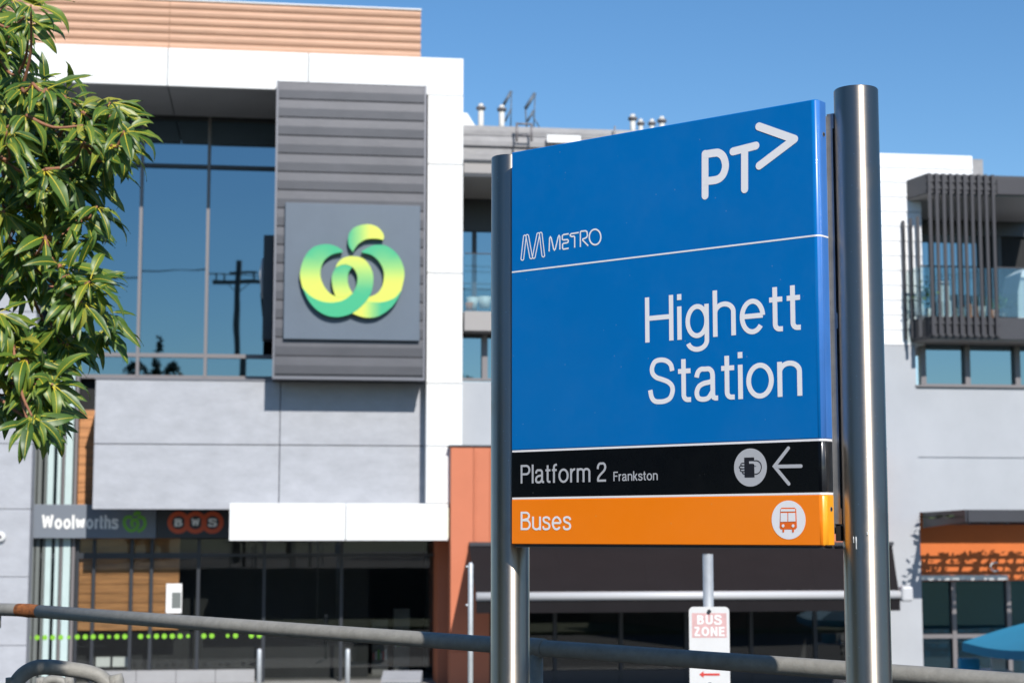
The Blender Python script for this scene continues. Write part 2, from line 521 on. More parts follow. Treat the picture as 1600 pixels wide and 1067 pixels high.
def glyph(ch, h):
    X = 0.73
    if ch == ' ': return 0.20, []
    if ch == 'H': w = .70; return w, [[(h, 0), (h, 1)], [(w - h, 0), (w - h, 1)], [(h, .53), (w - h, .53)]]
    if ch == 'i': return 2 * h, [[(h, 0), (h, X)], [(h, .87), (h, 1)]]
    if ch == 'l': return 2 * h, [[(h, 0), (h, 1)]]
    if ch == 'o': w = .61; return w, [arc(w / 2, X / 2, w / 2 - h, X / 2 + .012 - h, 0, 360, 40) + ['C']]
    if ch in 'nh':
        w = .535
        return w, [[(h, 0), (h, X if ch == 'n' else 1)], [(h, .40)] + arc(w / 2, X - .22, w / 2 - h, .22 - h + .012, 180, 0) + [(w - h, 0)]]
    if ch == 'u':
        w = .535
        return w, [[(w - h, 0), (w - h, X)], [(h, X)] + arc(w / 2, .22, w / 2 - h, .22 - h + .012, 180, 360) + [(w - h, .33)]]
    if ch == 'r': return .30, [[(h, 0), (h, X)], [(h, .38)] + arc(.27, .40, .27 - h, X - .40 - h + .01, 180, 82)]
    if ch == 'm':
        w = .80
        return w, [[(h, 0), (h, X)], [(h, .40)] + arc((h + w / 2) / 2, X - .2, (w / 2 - h) / 2, .2 - h + .012, 180, 0) + [(w / 2, 0)],
                   [(w / 2, .40)] + arc((w - h + w / 2) / 2, X - .2, (w / 2 - h) / 2, .2 - h + .012, 180, 0) + [(w - h, 0)]]
    if ch == 't': return .30, [[(.13, .94), (.13, .16)] + arc(.23, .16, .10, .16 - h, 180, 262, 8) + [(.30, h)], [(0, X - h), (.295, X - h)]]
    if ch == 'f': return .30, [[(.12, 0), (.12, .82)] + arc(.24, .82, .12, .19 - h, 180, 90, 8) + [(.30, 1.01 - h)], [(0, X - h), (.285, X - h)]]
    if ch == 'a':
        return .55, [smooth([(.055, .52), (.09, .63), (.16, .69), (.25, X - h + .012), (.35, .685), (.415, .62), (.43, .53)], 5) + [(.43, .13), (.45, .07), (.49, h), (.55, h)],
                     smooth([(.43, .44), (.36, .405), (.22, .38), (.11, .32), (h + .005, .20), (.09, .08), (.20, h - .012), (.33, .07), (.425, .20)], 6)]
    if ch == 'e': w = .58; return w, [[(h, .375), (w - h, .375)], arc(w / 2, X / 2, w / 2 - h, X / 2 + .012 - h, 2, 322, 36)]
    if ch == 'g':
        w = .56
        return w, [arc(w / 2, .375, w / 2 - h, .365 - h + .005, 0, 360, 36) + ['C'], [(w - h, X)] + arc(w / 2, -.05, w / 2 - h, .21 - h + .03, 0, -165, 20)]
    if ch == 's':
        return .48, [smooth([(.435, .53), (.39, .64), (.25, X - h + .012), (.10, .65), (.07, .54), (.13, .44), (.25, .39), (.38, .33), (.43, .21), (.38, .09), (.24, h - .012), (.09, .08), (.045, .21)], 5)]
    if ch == 'S':
        return .64, [smooth([(.58, .70), (.55, .83), (.46, .92), (.32, 1.012 - h), (.17, .93), (.095, .80), (.11, .67), (.2, .58), (.33, .53), (.47, .47), (.565, .38), (.585, .26), (.53, .12), (.43, .06), (.31, h - .012), (.16, .06), (.08, .15), (.045, .31)], 5)]
    if ch == 'P': w = .60; return w, [[(h, 0), (h, 1)], [(h, 1 - h), (.34, 1 - h)] + arc(.34, .72, w - h - .34, .28 - h, 90, -90) + [(h, .44 + h)]]
    if ch == 'B':
        w = .62
        return w, [[(h, 0), (h, 1)], [(h, 1 - h), (.33, 1 - h)] + arc(.33, .765, w - .05 - h - .33, .235 - h, 90, -90) + [(h, .53 + h * 0)],
                   [(h, .53), (.35, .53)] + arc(.35, .265 + h / 2, w - h - .35, .265 - h / 2, 90, -90) + [(h, h)]]
    if ch == 'F': w = .52; return w, [[(h, 0), (h, 1)], [(h, 1 - h), (w, 1 - h)], [(h, .53), (w - .06, .53)]]
    if ch == 'E': w = .56; return w, [[(h, 0), (h, 1)], [(h, 1 - h), (w, 1 - h)], [(h, .52), (w - .04, .52)], [(h, h), (w, h)]]
    if ch == 'Z': w = .58; return w, [[(0.02, 1 - h), (w - h, 1 - h)], [(w - h * 1.1, 1 - h), (h * 1.1, h)], [(h * .6, h), (w, h)]]
    if ch == 'N': w = .66; return w, [[(h, 0), (h, 1)], [(w - h, 0), (w - h, 1)], [(h, 1 - h * .3), (w - h, h * .3)]]
    if ch == 'U': w = .66; return w, [[(h, 1)] + arc(w / 2, .30, w / 2 - h, .30 - h, 180, 360) + [(w - h, 1)]]
    if ch == 'O': w = .74; return w, [arc(w / 2, .5, w / 2 - h, .5 - h, 0, 360, 40) + ['C']]
    if ch == 'W': w = .95; return w, [[(h, 1), (w * .27, h)], [(w * .27, h), (w / 2, 1 - h)], [(w / 2, 1 - h), (w * .73, h)], [(w * .73, h), (w - h, 1)]]
    if ch == 'w': w = .76; return w, [[(h, X), (w * .27, h)], [(w * .27, h), (w / 2, X - h)], [(w / 2, X - h), (w * .73, h)], [(w * .73, h), (w - h, X)]]
    if ch == 'k': return .48, [[(h, 0), (h, 1)], [(.43, X), (h, .27)], [(.19, .42), (.45, 0)]]
    if ch == '2':
        return .54, [smooth([(.055, .66), (.08, .83), (.17, .94), (.28, 1 - h), (.40, .94), (.48, .82), (.475, .68), (.40, .55), (.27, .43), (.15, .31), (.08, .2), (.06, h)], 5), [(.02, h), (.53, h)]]
    return .4, []
def strip(pts, hw, closed=False):
    """2-D ribbon of half width hw along pts -> verts, quads"""
    n = len(pts)
    out = []
    for i in range(n):
        a = pts[(i - 1) % n] if (closed or i > 0) else None
        c = pts[(i + 1) % n] if (closed or i < n - 1) else None
        b = pts[i]
        d1 = Vector((b[0] - a[0], b[1] - a[1])) if a else None
        d2 = Vector((c[0] - b[0], c[1] - b[1])) if c else None
        d1 = d1.normalized() if d1 and d1.length > 1e-9 else None
        d2 = d2.normalized() if d2 and d2.length > 1e-9 else None
        if d1 is None: d1 = d2
        if d2 is None: d2 = d1
        m = (d1 + d2)
        m = m.normalized() if m.length > 1e-6 else d1
        k = 1 / max(0.35, m.dot(d1))
        nn = Vector((-m.y, m.x)) * hw * k
        out += [(b[0] + nn.x, b[1] + nn.y), (b[0] - nn.x, b[1] - nn.y)]
    fs = [(2 * i, 2 * i + 1, 2 * ((i + 1) % n) + 1, 2 * ((i + 1) % n)) for i in range(n if closed else n - 1)]
    return out, fs
class Decal:
    """flat print laid on a plane: place(s, t, layer) -> 3-D point"""
    def __init__(self, place): self.p, self.mb, self.k = place, MB(), 0
    def poly(self, pts, step=True):
        self.mb.add([self.p(s, t, self.k) for s, t in pts], [tuple(range(len(pts)))])
        if step: self.k += 1
        return self
    def stroke(self, pts, hw, closed=False, rnd_cap=False):
        v, f = strip(pts, hw, closed)
        self.mb.add([self.p(s, t, self.k) for s, t in v], f)
        self.k += 1
        if rnd_cap:
            for q in (pts if len(pts) < 5 else (pts[0], pts[-1])):
                self.poly([(q[0] + hw * math.cos(a * math.pi / 10), q[1] + hw * math.sin(a * math.pi / 10)) for a in range(20)])
        return self
    def text(self, s, s0, s1, t0, cap, weight=.105, gap=.115):
        h = weight / 2
        x, items = 0, []
        for ch in s:
            w, paths = glyph(ch, h)
            items.append((x, paths))
            x += w + gap
        total = x - gap
        kx = (s1 - s0) / total
        for x0, paths in items:
            for p in paths:
                closed = p[-1] == 'C'
                if closed: p = p[:-2]
                v, f = strip(p, h, closed)
                self.mb.add([self.p(s0 + (x0 + a) * kx, t0 + b * cap, self.k) for a, b in v], f)
                self.k = (self.k + 1) % 6
        return self
    def build(self, name, m, parent): return self.mb.build(name, m, parent, fix=False)

# ------------------------------------------------------------------ ground
g = MB().box(-1500, 1500, -1500, 1500, -1.0, -0.20).build('ground', 'grass'); tag(g, kind='structure')
def local_slab(name, x0, x1, y0, y1, z0, z1, m):
    o = box(name, x0, x1, y0, y1, z0, z1, m); o.matrix_world = FAC; return tag(o, kind='structure')
local_slab('road', -220, 220, -20.5, -5.0, -0.6, -0.16, 'asphalt')
local_slab('pavement', -220, 220, -4.75, 26, -0.6, -0.03, 'paving')
local_slab('kerb', -220, 220, -4.99, -4.76, -0.6, -0.02, 'kerb_stone')
local_slab('far_verge', -220, 220, -26, -20.51, -0.6, -0.05, 'grass')
for i in range(9):
    local_slab('road_marking', -40 + 9 * i, -37 + 9 * i, -12.82, -12.70, -0.158, -0.152, 'line_paint')
# raised station forecourt the viewer and the sign stand on, with its edge
fc = MB().prism([(-14, 8.2, -0.3), (14, 7.4, -0.3), (40, -60, -0.3), (-40, -60, -0.3)], (0, 0, 2.13)).build('forecourt', 'asphalt')
tag(fc, kind='structure')
NEAR_Z = 1.83

# ------------------------------------------------------------------ station sign on two steel pillars
ZR, PR = 4.40, 0.057
ZL = ZR * 1.165
pr = at(1347.5, 600, ZR); pl = at(797.2, 600, ZL)
pr.z = pl.z = NEAR_Z
ES = (pr - pl).normalized()                      # reading direction along the face
EN = Vector((ES.y, -ES.x, 0))                    # out of the face
if EN.dot(CAM - pr) < 0: EN = -EN
OFF = 0.088                                      # face stands this far in front of the pillar line
SIGN = Matrix(((ES.x, -EN.x, 0, pl.x), (ES.y, -EN.y, 0, pl.y), (0, 0, 1, NEAR_Z), (0, 0, 0, 1)))
SIGNI = SIGN.inverted()
SC = SIGNI @ CAM
def sp(px, py):                                  # (s, z) on the sign face
    v = SIGNI.to_3x3() @ ray(px, py)
    t = (-OFF - SC.y) / v.y
    p = SC + v * t
    return p.x, p.z
def plc(s, t, k=0): return (s, -OFF - 0.0006 - 0.00006 * k, t)
SPAN = (pr - pl).length
sign = empty('station_sign', 'blue, black and orange station sign reading Highett Station between steel posts', 'sign', SIGN)
def pillar(x, ztop, side):
    mb = MB()
    n = 64
    prof = [(PR, 0), (PR, ztop - 0.003), (PR - 0.0025, ztop), (PR - 0.006, ztop), (PR - 0.0065, ztop - 0.006), (0.0, ztop - 0.006)]
    mb.lathe(prof, (x, 0, 0), n)
    return mb.build('pillar', 'brushed_steel', sign)
zt_r = (at(1340, 141, ZR)).z - NEAR_Z
zt_l = (at(796, 247, ZL)).z - NEAR_Z
pA = pillar(0, zt_l, -1)
pB = pillar(SPAN, zt_r, 1)
for p_ in (pA, pB):
    me = p_.data
    for poly in me.polygons:
        if abs(poly.normal.z) > 0.5: poly.use_smooth = False
def drip(px, py, w, hgt):
    v = SIGNI.to_3x3() @ ray(px, py)
    # nearest hit on the right tube
    ox, oy = SC.x - SPAN, SC.y
    a_ = v.x * v.x + v.y * v.y; b_ = 2 * (ox * v.x + oy * v.y); c_ = ox * ox + oy * oy - (PR + .0004) ** 2
    t = (-b_ - math.sqrt(max(0, b_ * b_ - 4 * a_ * c_))) / (2 * a_)
    p = SC + v * t
    nrm = Vector((p.x - SPAN, p.y, 0)).normalized()
    mb = MB()
    for i, (f, zz) in enumerate(((.9, 0), (1, -.25), (.55, -.5), (.5, -.75), (.9, -.95), (.3, -1.02))): pass
    pts = [p + Vector((0, 0, zz * hgt)) for zz in (0, -.3, -.55, -.8, -.95, -1)]
    mb.tube(pts, [w * k for k in (.5, .9, .55, .5, .9, .3)], 8)
    mb.build('drip_mark', 'drip_pale', pB)
for px, py, w, hgt in ((1337.5, 838, .0022, .032), (1333.5, 838, .0016, .016), (1355, 831, .003, .007)): drip(px, py, w, hgt)
# faces
sL = sp(798.3, 600)[0]; sR = sp(1285, 600)[0]
zt = (sp(800, 241.5)[1] + sp(1265, 153)[1]) / 2
zb = (sp(800, 850)[1] + sp(1265, 852.5)[1]) / 2
z_bk = (sp(800, 704.5)[1] + sp(1268, 688)[1]) / 2
z_or = (sp(800, 778.5)[1] + sp(1270, 771)[1]) / 2
TH = 0.046
def plan():
    r = 0.016
    pts = [(sL, -OFF + TH)] + [(sL + 0.004, -OFF)]
    pts += [(sR - r + r * math.sin(R(a)), -OFF + r - r * math.cos(R(a))) for a in range(0, 91, 10)]
    pts += [(sR, -OFF + TH)]
    return pts
def band(name, z0, z1, m):
    pl_ = plan(); n = len(pl_)
    mb = MB()
    bz = 0.0025
    rows = [(z0, 0.0025), (z0 + bz, 0), (z1 - bz, 0), (z1, 0.0025)]
    vs, fs = [], []
    for z, inn in rows:
        for i, (x, y) in enumerate(pl_):
            vs.append((x - (inn if i > n // 2 else 0), y + (inn if 0 < i < n - 1 else 0), z))
    for j in range(3):
        for i in range(n - 1):
            fs.append((j * n + i, j * n + i + 1, (j + 1) * n + i + 1, (j + 1) * n + i))
        fs.append((j * n + n - 1, j * n, (j + 1) * n, (j + 1) * n + n - 1))
    mb.add(vs, fs, 0, False)
    mb.f += [tuple(reversed(range(n))), tuple(range(3 * n, 4 * n))]
    mb.mi += [0, 0]; mb.sm += [False, False]
    o = mb.build(name, [m, m + '_edge'], sign)      # lighter edge colour stands in for glare and sky sheen
    me = o.data
    for p in me.polygons:
        c = p.center
        if abs(p.normal.z) < 0.3 and c.x > sR - 0.02 and c.y < -OFF + 0.02: p.use_smooth = True
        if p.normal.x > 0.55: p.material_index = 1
    return o
LINE = 0.0055
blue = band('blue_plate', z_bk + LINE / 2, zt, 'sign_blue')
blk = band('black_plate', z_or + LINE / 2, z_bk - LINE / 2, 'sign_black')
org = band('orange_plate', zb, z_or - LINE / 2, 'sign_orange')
for z in (z_bk, z_or):                           # white strips between the plates
    pl_ = [(x, y + 0.001 if 0 < i else y) for i, (x, y) in enumerate(plan())]
    pl_ = [(x - (0.001 if i > 4 else 0), y) for i, (x, y) in enumerate(pl_)]
    MB().prism([(x, y, z - LINE / 2) for x, y in pl_], (0, 0, LINE)).build('dividing_strip', 'vinyl_white', sign)
# backing frame between the plates and the pillars, brackets
box('backing_frame', sL + 0.02, sR - 0.004, -OFF + TH + 0.0005, 0.045, zb + 0.03, zt - 0.035, 'bracket_alu', sign)
mbk = box('edge_channel', sR - 0.0035, sR + 0.012, -OFF + TH + 0.012, 0.02, zb + 0.055, zt - 0.03, 'bracket_alu', sign)
for z in (zt - 0.05, (zt + zb) / 2, zb + 0.075):
    box('bracket', sR + 0.0125, SPAN - PR + 0.006, -0.030, 0.012, z - 0.02, z + 0.02, 'bracket_alu', sign)
    box('bracket', PR - 0.006, sL + 0.0195, -0.02, 0.02, z - 0.02, z + 0.02, 'bracket_alu', sign)
box('bottom_block', sR + 0.0005, SPAN - PR + 0.005, -0.035, 0.03, zb + 0.012, zb + 0.05, 'hole_black', sign)
# bottom tray edge under the orange plate
box('bottom_tray', sL + 0.01, sR - 0.01, -OFF + 0.006, 0.04, zb - 0.008, zb - 0.0005, 'frame_dark', sign)
# small fixing holes on the edge returns
for px, py, par in ((1279, 205.5, blue), (1290, 795, org)):
    z = sp(1285, py)[1]
    o = MB().tube([(sR + 0.0004, -OFF + 0.033, z), (sR + 0.0012, -OFF + 0.033, z)], 0.0042, 16).build('fixing_hole', 'hole_black', par)
    o = MB().tube([(sR + 0.0002, -OFF + 0.033, z), (sR + 0.0008, -OFF + 0.033, z)], 0.0062, 16).build('hole_rim', 'bracket_alu', par)
# thin white rule on the blue plate
zr = (sp(800, 427.5)[1] + sp(1265, 367)[1]) / 2
rp_ = [(x + (.0006 if i > 3 else 0), y - (.0006 if i < len(plan()) - 1 else 0)) for i, (x, y) in enumerate(plan()) if i > 0]
n_r = len(rp_)
MB().add([(x, y, zr + dz) for dz in (-.0022, .0022) for x, y in rp_], [(i, i + 1, n_r + i + 1, n_r + i) for i in range(n_r - 1)]).build('white_rule', 'vinyl_white', blue, fix=False)
def line_text(name, s, a, b, top, m, parent, weight, gap=.115):
    """a: pixel of the baseline start, b: of its end, top: pixel of the cap top above a"""
    s0, z0 = sp(*a); s1, z1 = sp(*b); zc = sp(*top)[1]
    zz = (z0 + z1) / 2
    dd = Decal(plc)
    dd.text(s, s0, s1, zz, zc - z0, weight, gap)
    return dd.build(name, m, parent)
line_text('lettering', 'Highett', (1008.5, 536.3), (1251.5, 514.2), (1008.5, 466), 'vinyl_white', blue, .106, .095)
line_text('lettering', 'Station', (1013.5, 631.5), (1254, 618), (1013.5, 560.8), 'vinyl_white', blue, .106, .080)
line_text('lettering', 'Platform 2', (813.7, 755.3), (947.5, 752), (813.7, 726.3), 'vinyl_grey', blk, .112, .09)
line_text('lettering', 'Frankston', (958.7, 751.6), (1028, 749.5), (958.7, 737), 'vinyl_grey', blk, .125, .095)
line_text('lettering', 'Buses', (813.7, 828.2), (892.5, 827.4), (813.7, 799.4), 'vinyl_white', org, .112, .085)
def pxpath(pts, ox, oy, k): return [sp(ox + x / k, oy + y / k) for x, y in pts]
# public transport wordmark
d = Decal(plc)
q = lambda *p: pxpath(p, 1050, 120, 4.571)
HW = 0.0108
d.stroke(q((237, 850), (237, 553)), HW, rnd_cap=True)
d.stroke(pxpath(smooth([(237, 556), (300, 546), (335, 546), (368, 575), (383, 635), (368, 695), (335, 730), (290, 742), (237, 746)], 6), 1050, 120, 4.571), HW)
d.stroke(q((437, 535), (600, 494)), HW, rnd_cap=True)
d.stroke(q((520, 530), (520, 804)), HW, rnd_cap=True)
d.stroke(q((622, 357), (876, 447)), HW, rnd_cap=True)
d.stroke(q((876, 447), (625, 637)), HW, rnd_cap=True)
d.build('transport_emblem', 'vinyl_white', blue)
# rail operator mark: four outlined bars and rounded lettering
d = Decal(plc)
for (x0, y0), (x1, y1) in (((163, 645), (202, 298)), ((240, 288), (300, 622)), ((412, 262), (342, 616)), ((450, 254), (490, 594))):
    L = math.hypot(x1 - x0, y1 - y0); tx, ty = (x1 - x0) / L, (y1 - y0) / L; r = 21
    a = math.atan2(ty, tx)
    pts = [(x1 + r * math.cos(a - math.pi / 2 + math.pi * i / 10), y1 + r * math.sin(a - math.pi / 2 + math.pi * i / 10)) for i in range(11)]
    pts += [(x0 + r * math.cos(a + math.pi / 2 + math.pi * i / 10), y0 + r * math.sin(a + math.pi / 2 + math.pi * i / 10)) for i in range(11)]
    d.stroke(pxpath(pts, 800, 340, 9.975), 0.0016, closed=True)
d.build('operator_emblem', 'vinyl_white', blue)
d = Decal(plc)
for pts in ([(580, 530), (588, 325), (600, 302), (614, 322), (650, 490), (663, 508), (678, 490), (722, 302), (736, 282), (748, 302), (748, 500)],
            [(885, 255), (805, 268), (786, 285), (786, 338), (800, 350), (868, 345), (880, 360), (876, 384), (860, 395), (803, 404), (790, 420), (790, 478), (803, 494), (885, 480)],
            [(1042, 235), (925, 254), (908, 272), (914, 290), (935, 298), (968, 292), (979, 308), (979, 470)],
            [(1068, 460), (1068, 228), (1080, 216), (1148, 208), (1172, 224), (1178, 280), (1166, 308), (1140, 325), (1108, 336), (1104, 354), (1190, 440)]):
    d.stroke(pxpath(pts, 800, 340, 9.975), 0.0021)
d.stroke(pxpath([(1297 + 90 * math.cos(a * math.pi / 20), 305 + 120 * math.sin(a * math.pi / 20)) for a in range(40)], 800, 340, 9.975), 0.0023, closed=True)
d.build('operator_lettering', 'vinyl_white', blue)
# pictograms
def disc(cpx, cpy, r_, m, parent):
    s0, z0 = sp(cpx, cpy)
    dd = Decal(plc)
    dd.poly([(s0 + r_ * math.cos(a * math.pi / 32), z0 + r_ * math.sin(a * math.pi / 32)) for a in range(64)])
    return dd.build('pictogram_disc', m, parent)
def plc2(s, t, k=0): return (s, -OFF - 0.0012 - 0.00005 * k, t)
def plc3(s, t, k=0): return (s, -OFF - 0.0020 - 0.00005 * k, t)
rr = (sp(1172.6, 700.3)[1] - sp(1172.6, 759.7)[1]) / 2
disc(1172.6, 730.1, rr, 'vinyl_grey', blk)
d = Decal(plc2)
k6 = 6.278
Q = lambda pts: pxpath(pts, 1140, 690, k6)
d.poly(Q([(146, 155), (243, 152), (247, 348), (150, 350)]))
d.stroke(Q(smooth([(240, 186), (275, 186), (305, 210), (314, 250), (300, 295), (270, 315), (248, 317)], 5)), 0.0012)
for y0, x0 in ((222, 112), (249, 98), (277, 108), (302, 130)):
    d.stroke(Q(smooth([(150, y0 - 13), (x0 + 12, y0 - 12), (x0, y0), (x0 + 12, y0 + 12), (150, y0 + 13)], 4)), 0.0011)
d.build('card_pictogram', 'vinyl_black', blk)
d = Decal(plc3)
d.stroke(Q([(195, 203), (240, 203), (258, 222), (258, 236)]), 0.0031)
d.build('thumb_mark', 'vinyl_grey', blk)
d = Decal(plc)
d.stroke(Q([(578, 62), (440, 240), (582, 412)]), 0.0046, rnd_cap=True)
d.stroke(Q([(470, 242), (702, 238)]), 0.0046, rnd_cap=True)
d.build('direction_arrow', 'vinyl_grey', blk)
rr = (sp(1232, 781.5)[1] - sp(1232, 842.2)[1]) / 2
disc(1232.2, 811.9, rr, 'vinyl_white', org)
d = Decal(plc2)
d.poly(Q([(500, 660), (512, 645), (640, 645), (655, 660), (663, 840), (648, 858), (505, 858), (493, 840)]))
d.stroke(Q([(530, 850), (530, 878)]), 0.0027, rnd_cap=True)
d.stroke(Q([(626, 850), (626, 878)]), 0.0027, rnd_cap=True)
d.build('bus_pictogram', 'vinyl_orange', org)
d = Decal(plc3)
d.poly(Q([(507, 658), (646, 658), (648, 682), (504, 684)]))
d.poly(Q([(504, 698), (571, 697), (571, 782), (503, 784)]))
d.poly(Q([(579, 697), (648, 696), (651, 780), (579, 782)]))
for cx in (529, 627):
    d.poly(Q([(cx + 14 * math.cos(a * math.pi / 10), 823 + 16 * math.sin(a * math.pi / 10)) for a in range(20)]))
d.build('bus_windows', 'vinyl_white', org)

# ------------------------------------------------------------------ galvanised rail behind the sign
def rail_pt(px, py):
    v = ray(px, py)
    # vertical plane of the rail: Y = 5.595 - 0.771 X
    t = 5.595 / (v.y + 0.771 * v.x)
    return CAM + v * t
RR = 0.0262
rail = empty('handrail', 'galvanised tube handrail running behind the station sign posts', 'railing')
A, B = rail_pt(28, 952.5), rail_pt(1640, 1070)
LE = rail_pt(-260, 944)
MB().tube([LE, A + (LE - A) * 0.02, A, A + (B - A) * 0.03], RR, 24).build('rail_bend', 'galv', rail)
MB().tube([A + (B - A) * 0.028, A + (B - A) * 0.3, A + (B - A) * 0.65, B, B + (B - A) * 0.12], RR, 24).build('top_rail', 'galv', rail)
w0, w1 = rail_pt(29, 952.4), rail_pt(61, 954.8)
MB().tube([w0, w0.lerp(w1, .3), w0.lerp(w1, .5), w0.lerp(w1, .7), w1], [RR + .0004, RR + .001, RR + .0022, RR + .001, RR + .0004], 24, False).build('rusty_weld', 'rust', rail)
for px, py in ((838, 1011), (-190, 945), (1655, 1071)):
    p = rail_pt(px, py)
    MB().tube([(p.x, p.y, NEAR_Z), (p.x, p.y, p.z - 0.01)], 0.021, 20).build('rail_post', 'galv', rail)
    MB().tube([p - (B - A).normalized() * 0.03, p + (B - A).normalized() * 0.03], RR + 0.0035, 24).build('rail_collar', 'galv', rail)
p0 = rail_pt(-2, 946)
MB().tube([(p0.x, p0.y, p0.z - 0.09), (p0.x, p0.y, p0.z - 0.012)], 0.012, 12).build('rail_lug', 'galv', rail)
# bent tube hoop, lower left corner
hp = [at(20, 1240, 5.2), at(20, 1100, 5.2)] + [at(x, y, 5.2) for x, y in ((22, 1075), (33, 1056), (52, 1044), (74, 1041.5), (108, 1045), (138, 1050), (158, 1058), (174, 1075), (184, 1100))] + [at(196, 1240, 5.2)]
hp[0].z = hp[-1].z = NEAR_Z
hoop = empty('tube_hoop', 'bent galvanised tube hoop below the handrail end', 'railing', Matrix.Translation((hp[0].x, hp[0].y, NEAR_Z)))
o = MB().tube([Vector(p) - hoop.location for p in smooth([tuple(p) for p in hp], 8)], 0.0225, 20).build('hoop_tube', 'galv', hoop)
for p in (hp[0], hp[-1]):
    MB().lathe([(0, 0.012), (0.05, 0.012), (0.055, 0.008), (0.055, 0)], tuple(p - hoop.location)).build('base_flange', 'galv', hoop)
h2 = [at(58, 1240, 6.9), at(60, 1090, 6.9), at(68, 1068, 6.9), at(84, 1061, 6.9), at(102, 1068, 6.9), at(110, 1090, 6.9), at(112, 1240, 6.9)]
h2[0].z = h2[-1].z = NEAR_Z
MB().tube(smooth([tuple(p) for p in h2], 8), 0.018, 16).build('bicycle_hoop', 'galv')
tag(bpy.data.objects['bicycle_hoop'], 'small grey hoop seen through the bent tube hoop', 'hoop')

# ------------------------------------------------------------------ bus zone sign
def bus_zone():
    Y = 9.85
    top = at(1107, 866, Y)
    root = empty('bus_zone_sign', 'small white sign with faded red BUS ZONE panel on a grey pole', 'sign', Matrix.Translation((top.x, Y, -0.2)))
    L = root.location
    c = at(1108.6, 1008, Y)
    MB().tube([(0, 0.035, 0), (0, 0.035, top.z + 0.2)], 0.030, 20).build('pole', 'post_zinc', root)
    MB().tube([(0, 0.035, top.z + 0.2), (0, 0.035, top.z + 0.203)], 0.031, 20).build('pole_cap', 'post_zinc', root)
    w, h = 0.1135, 0.225
    zt_ = at(1108, 947.5, Y).z + 0.2
    cx = c.x - L.x; cz = zt_ - h
    pts = []
    for sx, sz, a0 in ((1, 1, 0), (-1, 1, 90), (-1, -1, 180), (1, -1, 270)):
        pts += [(cx + sx * (w - .025) + .025 * math.cos(R(a0 + a)), 0, cz + sz * (h - .025) + .025 * math.sin(R(a0 + a))) for a in range(0, 91, 15)]
    pl_ = MB().prism(pts, (0, 0.0025, 0)).build('sign_plate', 'sign_face', root)
    P = lambda s, t, k=0: (cx + s, -0.0006 - 0.0001 * k, cz + t)
    d = Decal(P); d.poly([(-w + .016, h - .035), (w - .016, h - .035), (w - .016, h - .172), (-w + .016, h - .172)])
    d.build('red_panel', 'faded_red', pl_)
    P2 = lambda s, t, k=0: (cx + s, -0.002 - 0.0001 * k, cz + t)
    d = Decal(P2)
    d.text('BUS', -.068, .068, h - .098, .052, .20, .16)
    d.text('ZONE', -.086, .086, h - .163, .052, .20, .14)
    d.build('lettering', 'sign_white', pl_)
    d = Decal(P2)
    za = at(1108, 1053, Y).z + 0.2 - cz
    d.stroke([(-.045, za), (.055, za)], .006)
    d.poly([(-.06, za), (-.035, za + .018), (-.035, za - .018)])
    d.build('red_arrow', 'arrow_red', pl_)
    for z in (h - .025, -h + .02):
        MB().tube([(cx, -0.012, cz + z), (cx, 0.0, cz + z)], 0.011, 12).build('bolt', 'frame_dark', pl_)
bus_zone()
# slim sign post seen edge on, beside the orange wall
def slim_post():
    Y = 14.0
    t = at(735.5, 878, Y)
    root = empty('slim_post', 'slim pale metal post with bolts standing before the orange wall', 'post', Matrix.Translation((t.x, Y, -0.2)))
    hgt = t.z + 0.2
    MB().tube([(0, 0, 0), (0, 0, hgt - .02), (0, 0, hgt)], [.021, .021, .012], 16).build('pole', 'post_zinc', root)
    for py in (885, 945):
        z = at(735, py, Y).z + 0.2
        MB().tube([(-.04, 0, z), (-.02, 0, z)], .010, 10).build('bolt', 'post_zinc', root)
slim_post()

# ------------------------------------------------------------------ supermarket building (left)
SM = empty('supermarket_building', 'modern white framed supermarket building with timber cladding and grey metal box', 'building', FAC)
GZ = -0.03
# white frame: band and column of panels on a dark backing
zB1 = fz(300, 76.5, 0); zB0 = fz(300, 135.5, 0)
xs = [fx(-140, 100, 0), fx(38, 98, 0), fx(262, 103, 0), fx(482, 110, 0), fx(724.5, 116, 0)]
G = 0.008
for a, b in zip(xs, xs[1:]):
    box('white_panel', a + G, b - G, 0, 0.12, zB0, zB1, 'white_panel', SM, 0.006)
box('roof_deck', xs[0], xs[-1] - 0.02, 0.10, 9.0, zB0 + 0.20, zB1 - 0.06, 'joint_dark', SM)
xc0, xc1 = fx(667.5, 400, 0), fx(722.3, 400, 0)
xc1 = xs[-1]
yj = [(138, 257), (257, 427), (427, 599), (599, 697), (697, 786)]
for a, b in yj:
    z1 = zB0 - 0.012 if a == 138 else fz(695, a, 0) - G
    box('white_panel', xc0, xc1 - G, 0, 0.12, fz(695, b, 0) + G, z1, 'white_panel', SM, 0.006)
box('column_core', xc0 + 0.01, xc1 - 0.015, 0.09, 2.9, fz(695, 790, 0), zB0 + 0.18, 'white_panel', SM)
# soffit under the band
D_WIN = -2.8
for a, b in zip(xs, xs[1:]):
    box('soffit_panel', a + 0.012, b - 0.012, 0.125, -D_WIN + 0.2, zB0 + 0.02, zB0 + 0.08, 'soffit_grey', SM)
for px, py in ((262.5, 210), (292, 226), (268, 242)):
    pass
